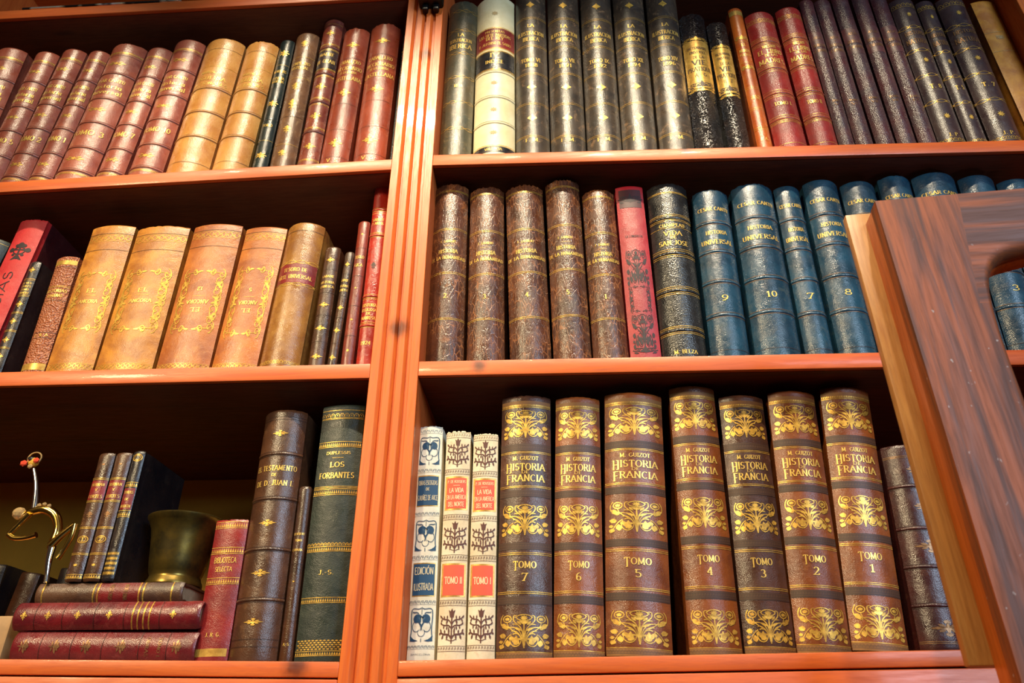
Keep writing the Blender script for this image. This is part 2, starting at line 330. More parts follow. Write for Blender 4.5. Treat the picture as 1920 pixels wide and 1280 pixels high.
class Ink:
    """collects flat marks that follow a curved spine; S maps (s, v, offset) to a local point"""
    def __init__(s, S, off): s.S = S; s.off = off; s.v = []; s.f = []
    def ribbon(s, pts, w, wf=None, step=.0035):
        q = [pts[0]]
        for a, b in zip(pts, pts[1:]):
            d = abs(b[0]-a[0]); k = max(1, int(math.ceil(d/step)))
            for i in range(1, k+1): q.append((a[0]+(b[0]-a[0])*i/k, a[1]+(b[1]-a[1])*i/k))
        n = len(q); closed = n > 3 and abs(q[0][0]-q[-1][0])+abs(q[0][1]-q[-1][1]) < 1e-7
        base = len(s.v)
        for i, p in enumerate(q):
            a = q[i-1] if i else (q[-2] if closed else p); b = q[i+1] if i < n-1 else (q[1] if closed else p)
            dx, dy = b[0]-a[0], b[1]-a[1]; L = math.hypot(dx, dy) or 1
            ww = (wf(abs(dy)/L, i/(n-1)) if wf else w)/2
            nx, ny = -dy/L*ww, dx/L*ww
            s.v.append(s.S(p[0]+nx, p[1]+ny, s.off)); s.v.append(s.S(p[0]-nx, p[1]-ny, s.off))
        for i in range(n-1):
            k = base+2*i; s.f.append((k+1, k+3, k+2, k))
    def fill(s, pts):
        c = (sum(p[0] for p in pts)/len(pts), sum(p[1] for p in pts)/len(pts)); k = len(s.v)
        s.v.append(s.S(c[0], c[1], s.off))
        for p in pts: s.v.append(s.S(p[0], p[1], s.off))
        n = len(pts)
        ar = sum(pts[i][0]*pts[(i+1) % n][1]-pts[(i+1) % n][0]*pts[i][1] for i in range(n))
        for i in range(n):
            a, b = k+1+i, k+1+(i+1) % n
            s.f.append((k, a, b) if ar > 0 else (k, b, a))
    def patch(s, s0, s1, v0, v1):
        n = max(2, int((s1-s0)/.0035)); k = len(s.v)
        for i in range(n+1):
            q = s0+(s1-s0)*i/n; s.v.append(s.S(q, v0, s.off)); s.v.append(s.S(q, v1, s.off))
        for i in range(n): s.f.append((k+2*i, k+2*i+2, k+2*i+3, k+2*i+1))
    def text(s, txt, v, h, half, style='', rot=False, s0=0):
        sw = style == 'swash'; sans = style == 'sans'
        gap = .16 if not sans else .1
        lay = []; x = 0
        for i, ch in enumerate(txt):
            gw, st = G.get(ch, G[' ']); k = 1.0
            lay.append((x, st, 1.42 if (sw and i == 0) else 1.0)); x += gw*(1.15 if sw and i == 0 else 1)+gap
        W = x-gap; sx = 2*half/W; sx = min(sx, h*1.9); W2 = W*sx
        tk, tn = (.15, .13) if sans else (.2, .09)
        tw = min(sx, h*1.1)
        def P(px, py):
            a, b = px*sx-W2/2, (py-.5)*h
            if style == 'inv': a, b = -a, -b
            if rot: a, b = -b, a
            return (s0+a, v+b)
        for x0, st, k in lay:
            for pl in st:
                pts = [P(x0+px*(1.15 if k > 1 else 1), py*k-(.42 if k > 1 else 0)*0-(k-1)*.9) for px, py in pl]
                if rot: s.ribbon(pts, tk*tw*.6)
                else: s.ribbon(pts, tk*tw, lambda d, u: (tn+(tk-tn)*d*d)*(tw*d+h*(1-d)*.8))
                if not sans and not rot:
                    for e in (pl[0], pl[-1]):
                        o = pl[1] if e is pl[0] else pl[-2]
                        if (abs(e[1]) < .01 or abs(e[1]-1) < .01 or abs(e[1]-.6) < .01) and abs(e[1]-o[1]) > abs(e[0]-o[0]):
                            yy = e[1]*k-(k-1)*.9
                            s.ribbon([P(x0+e[0]-.13, yy), P(x0+e[0]+.13, yy)], .1*h)
    def build(s, name, mat, parent, label=None):
        if not s.f: return
        o = link(name, mesh(s.v, s.f), mat, parent, sharp=0)
        for p in o.data.polygons: p.use_smooth = True
        if label: o['label'] = label
        return o

def bez(a, b, c, d=None, n=8):
    o = []
    for i in range(n+1):
        t = i/n; u = 1-t
        if d is None: o.append((u*u*a[0]+2*u*t*b[0]+t*t*c[0], u*u*a[1]+2*u*t*b[1]+t*t*c[1]))
        else: o.append((u**3*a[0]+3*u*u*t*b[0]+3*u*t*t*c[0]+t**3*d[0], u**3*a[1]+3*u*u*t*b[1]+3*u*t*t*c[1]+t**3*d[1]))
    return o
def leaf(x, y, ang, L, W):
    c, s_ = math.cos(math.radians(ang)), math.sin(math.radians(ang)); o = []
    for t, w_ in ((0, 0), (.3, .8), (.55, 1), (.8, .6), (1, 0), (.8, -.6), (.55, -1), (.3, -.8)):
        o.append((x+t*L*c-w_*W*.5*s_, y+t*L*s_+w_*W*.5*c))
    return ('f', o)
def spiral(cx, cy, r, a0, turns, n=16, shrink=.82):
    return [(cx+r*(1-shrink*i/n)*math.cos(math.radians(a0+turns*360*i/n)), cy+r*(1-shrink*i/n)*math.sin(math.radians(a0+turns*360*i/n))) for i in range(n+1)]
def star(n, r0, r1, cx=0, cy=0, a=90):
    return ('f', [(cx+(r0 if i % 2 == 0 else r1)*math.cos(math.radians(a+180*i/n)), cy+(r0 if i % 2 == 0 else r1)*math.sin(math.radians(a+180*i/n))) for i in range(2*n)])
def disc(cx, cy, r, n=10): return ('f', [(cx+r*math.cos(2*PI*i/n), cy+r*math.sin(2*PI*i/n)) for i in range(n)])
def mir(L):
    return L+[(k[0], [(-x, y) for x, y in k[1]])+tuple(k[2:]) for k in L]
ORN = {}
ORN['star8'] = [star(8, 1, .5)]
ORN['star'] = [star(4, .55, .16), star(4, .8, .1, a=45)] + mir([leaf(.3, 0, 0, .7, .28), leaf(.25, .3, 30, .5, .2), leaf(.25, -.3, -30, .5, .2)])
ORN['diamond'] = [('f', [(0, 1), (.22, .6), (.5, .42), (1, 0), (.5, -.42), (.22, -.6), (0, -1), (-.22, -.6), (-.5, -.42), (-1, 0), (-.5, .42), (-.22, .6)])]
ORN['cross'] = [star(4, .7, .22), disc(0, .7, .22, 8), disc(0, -.7, .22, 8)] + mir([leaf(.15, 0, 0, .85, .3), leaf(.15, .15, 35, .5, .3), leaf(.15, -.15, -35, .5, .3), disc(.6, 0, .17, 8)])
ORN['fleuron'] = [leaf(0, .1, 90, .9, .6), disc(0, 0, .25, 8), ('s', [(0, 0), (0, -1)], .14)] + mir([leaf(.1, 0, 20, .8, .4), leaf(.05, -.35, -20, .6, .3), leaf(.2, .3, 55, .5, .3)])
ORN['trefoil'] = [disc(0, .6, .3), ('s', [(0, .9), (0, -.9)], .16), ('s', arc(0, 0, .5, .4, 0, 360, 16), .12), ('f', [(-.5, -1), (.5, -1), (.12, -.5), (-.12, -.5)])] + mir([disc(.72, .1, .24), ('s', [(0, .1), (.7, .1)], .14), disc(.35, .55, .16), disc(.4, -.45, .14)])
ORN['ring'] = [('s', arc(0, 0, .85, .85, 0, 360, 20), .2), ('s', arc(0, 0, .55, .55, 0, 360, 16), .1)]
ORN['scrolls'] = [leaf(0, -.8, 90, 1.6, .3), disc(0, .2, .16)] + mir([('s', spiral(.35, 0, .5, 200, 1.2), .14), ('s', spiral(.75, .1, .4, -20, -1.1), .13), leaf(.6, -.7, 30, .5, .3), leaf(.1, -.6, 60, .6, .3)])
_h = [('s', bez((.02, -.9), (.06, -.2), (.34, .1), (.5, .0)), .07), ('s', bez((.02, -.9), (.05, .05), (.3, .3), (.62, .22)), .07), ('s', bez((.02, -.7), (.04, .3), (.2, .45), (.45, .4)), .07),
      ('s', bez((.03, -.2), (.1, .5), (.5, .4), (.42, .85)), .09), ('s', spiral(.33, .85, .1, 0, .9, 8), .06),
      ('s', arc(.68, .72, .17, .2, 0, 360, 14), .09), star(7, .12, .08, .68, .72),
      ('s', bez((.68, .5), (.66, .2), (.5, .1), (.3, -.1)), .07),
      ('s', bez((.86, .98), (1.02, .7), (1.02, .3), (.72, .12)), .08), ('s', bez((.72, .12), (.6, .06), (.6, .3), (.72, .3)), .07), leaf(.98, .42, 200, .3, .2), leaf(.92, .25, 190, .3, .16),
      ('s', arc(.33, -.52, .22, .38, 60, 400, 16), .08), ('f', [(.3, -.25), (.42, -.5), (.4, -.78), (.28, -.82), (.17, -.72), (.2, -.5)]), leaf(.48, -.3, 250, .5, .2),
      ('s', bez((.5, -.2), (.66, -.3), (.78, -.6), (.92, -.95)), .07), leaf(.72, -.3, 15, .3, .3), leaf(.78, -.42, 60, .28, .22), leaf(.66, -.5, 265, .42, .24), leaf(.86, -.75, 290, .3, .24), leaf(.84, -.6, 350, .2, .2), leaf(.58, -.35, 230, .25, .2),
      leaf(.12, .35, 60, .3, .12), leaf(.06, .0, 35, .4, .14), leaf(.1, -.5, 20, .2, .12)]
ORN['palmette'] = mir(_h) + [('f', [(-.025, -1), (.025, -1), (.045, -.3), (.02, .5), (-.02, .5), (-.045, -.3)]), star(9, .17, .1, 0, .78), ('s', arc(0, .8, .3, .18, 0, 360, 16), .08), ('f', [(-.2, .6), (.2, .6), (.08, .42), (-.08, .42)])]
_q = []
for (cx, cy, r, a0, tn) in ((.42, .93, .13, 200, 1.1), (.8, .86, .17, 90, -1.1), (.72, .62, .15, -60, 1.1), (.85, .47, .14, 120, -1.0), (.74, .3, .2, 60, -1.1), (.9, .1, .12, 240, 1.0)):
    _q.append(('s', spiral(cx, cy*1.0, r, a0, tn, 14), .05))
_q += [('s', bez((.1, .93), (.5, .82), (.62, .98), (.97, .8)), .04), ('s', bez((.97, .9), (1.05, .6), (.55, .6), (.7, .3)), .05), ('s', bez((.6, .55), (1.0, .5), (1.05, .2), (.8, 0)), .05),
       leaf(.72, .5, 30, .25, .1), leaf(.75, .5, -30, .24, .1), leaf(.8, .48, 90, .12, .16), star(5, .13, .06, .82, .07), leaf(.8, .05, 160, .2, .07), star(5, .1, .05, .78, .52), leaf(.3, .93, 180, .25, .05), leaf(.28, .9, 20, .2, .05)]
_q2 = _q+[(k[0], [(x, -y) for x, y in k[1]])+tuple(k[2:]) for k in _q]
ORN['frame'] = mir(_q2)
ORN['pansy'] = [('s', bez((-.9, .8), (-.75, 1.05), (-.3, .75), (-.05, .93)), .06), ('s', bez((.9, .8), (.75, 1.05), (.3, .75), (.05, .93)), .06), ('s', [(0, .98), (0, .55)], .05), ('s', [(0, -.8), (0, -1)], .06),
    ('f', arc(-.32, .3, .4, .27, 20, 240, 12)+[(-.05, .1), (-.02, .4)]), ('f', arc(.36, .3, .38, .27, 160, -60, 12)+[(.1, .1), (.04, .4)])] + mir([
    ('s', bez((.9, .8), (1.0, .2), (.75, -.2), (.95, -.72)), .09), ('f', [(.95, -.6), (.98, -.95), (.6, -.98), (.25, -.93), (.6, -.86), (.8, -.75)]), ('s', bez((.25, .6), (.45, .75), (.7, .6), (.8, .72)), .07),
    ('s', arc(.45, -.13, .33, .3, 150, -140, 12), .05), ('s', bez((.02, -.05), (.12, .1), (.22, .12), (.3, .12)), .05), leaf(.0, -.12, 40, .25, .08), leaf(.0, -.2, -60, .22, .06)]) + [('s', arc(0, -.45, .3, .25, 170, 370, 12), .045), star(5, .12, .06, 0, -.15)]
ORN['thistle'] = [('f', [(-.05, -1), (.05, -1), (.06, .5), (-.06, .5)]), ('f', [(-.16, .48), (-.2, .72), (-.28, .9), (-.1, .82), (0, 1.0), (.1, .82), (.28, .9), (.2, .72), (.16, .48)])] + mir([
    ('s', bez((.03, .1), (.3, .55), (.55, .2), (.9, .5)), .09), leaf(.4, .36, 100, .25, .12), leaf(.62, .34, 80, .25, .12), leaf(.85, .45, 40, .25, .12), leaf(.8, .42, -60, .25, .12), leaf(.3, .32, -40, .25, .14),
    ('s', bez((.03, -.15), (.3, .2), (.5, -.1), (.85, .1)), .09), leaf(.45, .04, 110, .2, .1), leaf(.65, .02, -80, .22, .12), leaf(.8, .08, 30, .22, .12), leaf(.35, .0, -70, .26, .14),
    ('s', bez((.03, -.7), (.3, -.3), (.55, -.65), (.95, -.35)), .13), leaf(.35, -.5, -80, .28, .16), leaf(.55, -.48, 80, .28, .14), leaf(.68, -.5, -60, .3, .16), leaf(.85, -.4, 60, .28, .14), leaf(.9, -.4, -20, .2, .14), leaf(.25, -.5, 100, .35, .14),
    ('s', arc(.16, -.25, .1, .22, -80, 100, 8), .07), ('s', bez((.03, -.85), (.2, -.85), (.3, -.75), (.45, -.78)), .05)])
ORN['lattice'] = []
for r_ in range(5):
    for c_ in range(12):
        x_ = -1+(c_+.5+(r_ % 2)*.5)*2/12
        if x_ < .98: ORN['lattice'].append(('f', [(x_-.1, -.8+r_*.4), (x_, -.98+r_*.4), (x_+.05, -.8+r_*.4), (x_, -.64+r_*.4)]))

def draw_line(ink, v, style, h, half):
    h = h/1000; H = half*.985
    rb = lambda pts, w_: ink.ribbon(pts, w_)
    hz = lambda y, w_, a=-H, b=H: rb([(a, y), (b, y)], w_)
    if style == 'single': hz(v, .0006)
    elif style == 'double': hz(v+h*.32, .0006); hz(v-h*.32, .0006)
    elif style == 'rule': hz(v, .0004, -half*.25, half*.25)
    elif style == 'dots':
        hz(v-h*.5, .0003); n = max(6, int(2*H/.0022))
        for i in range(n):
            x = -H+(i+.5)*2*H/n; rb([(x-.0006, v), (x+.0006, v)], h*.55)
    elif style in ('braid', 'chain'):
        n = max(3, int(round(2*H/(h*1.9 if style == 'braid' else h*2.6))))
        for ph in (0, PI):
            rb([(-H+2*H*i/(n*8), v+math.sin(i/8*PI+ph)*h*.4) for i in range(n*8+1)], .0006)
        if style == 'chain':
            for i in range(n+1):
                x = -H+2*H*i/n; rb([(x-h*.25, v-h*.3), (x+h*.25, v+h*.3)], .0006); rb([(x-h*.25, v+h*.3), (x+h*.25, v-h*.3)], .0006)
    elif style == 'rings':
        hz(v+h*.55, .0004); hz(v-h*.55, .0004); n = max(4, int(round(2*H/(h*.9))))
        for i in range(n):
            x = -H+(i+.5)*2*H/n; rb(arc(x, v, H/n*.62, h*.38, 0, 360, 12), .0008); rb([(x+H/n, v-h*.2), (x+H/n, v+h*.2)], .0009)
    elif style == 'greek':
        hz(v-h*.5, .0003); n = max(5, int(2*H/(h*.95)))
        for i in range(n):
            x = -H+(i+.5)*2*H/n; q = H/n
            rb([(x-q, v-h*.3), (x-q*.5, v+h*.35), (x+q*.6, v+h*.35), (x+q*.6, v-h*.05), (x, v-h*.05), (x, v+.12*h)], .0006)
    elif style == 'fret':
        hz(v+h*.5, .0005); hz(v-h*.5, .0005); n = max(8, int(2*H/.0032))
        for i in range(n):
            x = -H+(i+.5)*2*H/n; q = H/n
            rb([(x-q*.6, v-h*.25), (x-q*.2, v+h*.25), (x+q*.5, v+h*.25), (x+q*.3, v-h*.2)], .00055)
    elif style == 'scallop':
        hz(v-h*.5, .0006); n = max(6, int(2*H/(h*.8)))
        for i in range(n):
            x = -H+(i+.5)*2*H/n; rb(arc(x, v-h*.3, H/n*.9, h*.6, 0, 180, 7), .0006); rb([(x, v-h*.2), (x, v+h*.05)], .0009)
    elif style == 'dotband':
        hz(v+h*.48, .0007); hz(v-h*.48, .0007); n = max(7, int(2*H/.0028))
        for i in range(n):
            x = -H+(i+.5)*2*H/n; q = H/n; ink.fill([(x-q*.8, v-h*.3), (x+q*.8, v-h*.3), (x+q*.3, v+h*.1), (x, v+h*.32), (x-q*.3, v+h*.1)])
def draw_orn(ink, v, kind, h, half):
    hh = h/2000; k = min(half, hh)
    if kind in ('frame',): k = half*.75
    for e in ORN[kind]:
        pts = [(x*half, v+y*hh) for x, y in e[1]]
        if e[0] == 'f': ink.fill(pts)
        else: ink.ribbon(pts, max(e[2]*k*(.72 if kind == 'palmette' else 1), .0003))

# ---------------------------------------------------------------- the books
def book(key, x, z, w, h, th, bulge, mat, depth, label, group=None, y=.045, board=None, worn=0, rz=0, decor=(), page=True):
    root = empty('book', (x, y, z), (0, th, rz)); tag(root, label, 'book', group)
    R = (w*w/4+bulge*bulge)/(2*bulge); TH = math.asin(min(1, w/2/R)); half = R*TH
    def S(s, v, off):
        a = s/R; return ((R+off)*math.sin(a), -((R+off)*math.cos(a)-(R-bulge)), v)
    rng = random.Random(key)
    n = 22
    t = .0026
    prof = [(-w/2, depth), (-w/2, .02), (-w/2+.0004, .011), (-w/2+.0016, .0065), (-w/2+.0010, .0025)]
    arcp = [S(-half+2*half*i/n, 0, 0)[:2] for i in range(n+1)]
    outer = prof+arcp+[(-a, b) for a, b in reversed(prof)]
    isarc = [0]*5+[1]*(n+1)+[0]*5
    kx = (w-2*t)/w
    inner = [(a*kx, b+t if b < depth-1e-6 else b) for a, b in outer]
    levels = [0, .0012, .004, .02, h*.25, h*.5, h*.75, h-.02, h-.0045, h-.0018, h]
    ins = [.0011, .0003, -.0003, 0, 0, 0, 0, 0, -.0004, .0001, .0012]
    V = []; N = len(outer)
    jit = [0]*N
    if worn:
        for i in range(N):
            if isarc[i]: jit[i] = -worn*rng.random()**2*.006
    for k, (lz, q) in enumerate(zip(levels, ins)):
        for i, (a, b) in enumerate(outer):
            dz = jit[i] if k >= len(levels)-2 else 0
            if isarc[i]:
                ang = math.asin(max(-1, min(1, a/R))); V.append((a-q*math.sin(ang)*.9, b+q*math.cos(ang), lz+dz))
            else: V.append((a, b, lz+(-.002 if k == 0 and 0 else 0)))
    m = len(V)
    for k, lz in enumerate(levels):
        for i, (a, b) in enumerate(inner): V.append((a, b, lz+(jit[i] if k >= len(levels)-2 else 0)))
    Fc = []; idx = []
    K = len(levels)
    def q(a, b, c, d, side): Fc.append((a, b, c, d)); idx.append(side)
    for k in range(K-1):
        for i in range(N-1):
            sd = 1 if (i < 2 or i > N-4) else 0
            q(k*N+i, k*N+i+1, (k+1)*N+i+1, (k+1)*N+i, sd)
            q(m+k*N+i+1, m+k*N+i, m+(k+1)*N+i, m+(k+1)*N+i+1, 0)
        q(m+k*N, k*N, (k+1)*N, m+(k+1)*N, 0); q(k*N+N-1, m+k*N+N-1, m+(k+1)*N+N-1, (k+1)*N+N-1, 0)
    for i in range(N-1):
        q(m+i, m+i+1, i+1, i, 0); q((K-1)*N+i, (K-1)*N+i+1, m+(K-1)*N+i+1, m+(K-1)*N+i, 0)
    me = mesh(V, Fc, idx)
    link('cover', me, [M[mat], M[board or mat]], root, 40)
    pb = bmesh.new(); add_box(pb, -w/2+t+.0003, w/2-t-.0003, .004, depth-.004, .003, h-.004)
    link('page_block', bm_mesh(pb), PAPER, root)
    inks = {}
    def ink(name, col, lay, uid=0):
        k_ = (lay, name, col, uid)
        if k_ not in inks: inks[k_] = Ink(S, .00018+.00016*lay)
        return inks[k_]
    sh = lambda f: R*math.asin(min(.999, f*w/2/R))
    gp = 0
    for ui, it in enumerate(decor, 1):
        if it[0] == 'P':
            lay = 0 if it[3] in ('gold_panel',) and any(j[0] == 'P' and j is not it and j[2] > it[1] and j[1] < it[2] for j in decor) else 1
            ink(PARTNAME.get(it[3], 'title_label'), it[3], lay, ui).patch(-sh(it[4]), sh(it[4]), it[1]*h, it[2]*h)
        elif it[0] == 'L': draw_line(ink('gilt_line' if it[3] in ('gilt', 'faint') else ('printed_border' if it[3].startswith('ink') else 'tooled_line'), it[3], 2, ui), it[1]*h, it[2], it[4], half)
        elif it[0] == 'O': draw_orn(ink('gilt_ornament' if it[3+2] in ('gilt', 'faint') else 'printed_ornament', it[5], 2, ui), it[1]*h, it[2], it[3], sh(it[4]))
        elif it[0] == 'T': ink('title_lettering', it[5], 3, ui).text(it[2], it[1]*h, it[3]/1000, sh(it[4]), it[6] if len(it) > 6 else '')
        elif it[0] == 'V':
            ink('title_lettering', it[5], 3, ui).text(it[3], (it[1]+it[2])/2*h, sh(it[4])*2, abs(it[2]-it[1])*h/2, 'sans', rot=True)
        elif it[0] == 'B':
            v0 = it[1]*h; rr = .0016 if mat != 'vellum' else .0012; hw = .0026 if mat in ('teal', 'blackgrain') else .0021
            ns = 16; V2 = []; F2 = []
            for i in range(ns+1):
                s_ = -half*.995+2*half*.995*i/ns
                for j in range(7):
                    a = PI*j/6; V2.append(S(s_, v0-math.cos(a)*hw, math.sin(a)*rr-.0003))
            for i in range(ns):
                for j in range(6):
                    a = i*7+j; F2.append((a, a+7, a+8, a+1))
            o = link('raised_band', mesh(V2, F2), M[mat], root, 0)
            for p_ in o.data.polygons: p_.use_smooth = True
            g_ = ink('gilt_line' if mat in ('teal', 'blackgrain', 'red', 'scarlet', 'oxblood') else 'tooled_line', 'faint' if mat == 'teal' else ('gilt' if mat in ('red', 'scarlet', 'blackgrain') else 'blind'), 2, ui)
            g_.ribbon([(-half*.99, v0-hw*1.35), (half*.99, v0-hw*1.35)], .0006)
            g_.ribbon([(-half*.99, v0+hw*1.35), (half*.99, v0+hw*1.35)], .0006)
    for (lay, name, col, uid), I in inks.items():
        I.build(name, GILTT if name == 'title_lettering' and col == 'gilt' else DM[col], root, PLABEL.get(col))
    return root

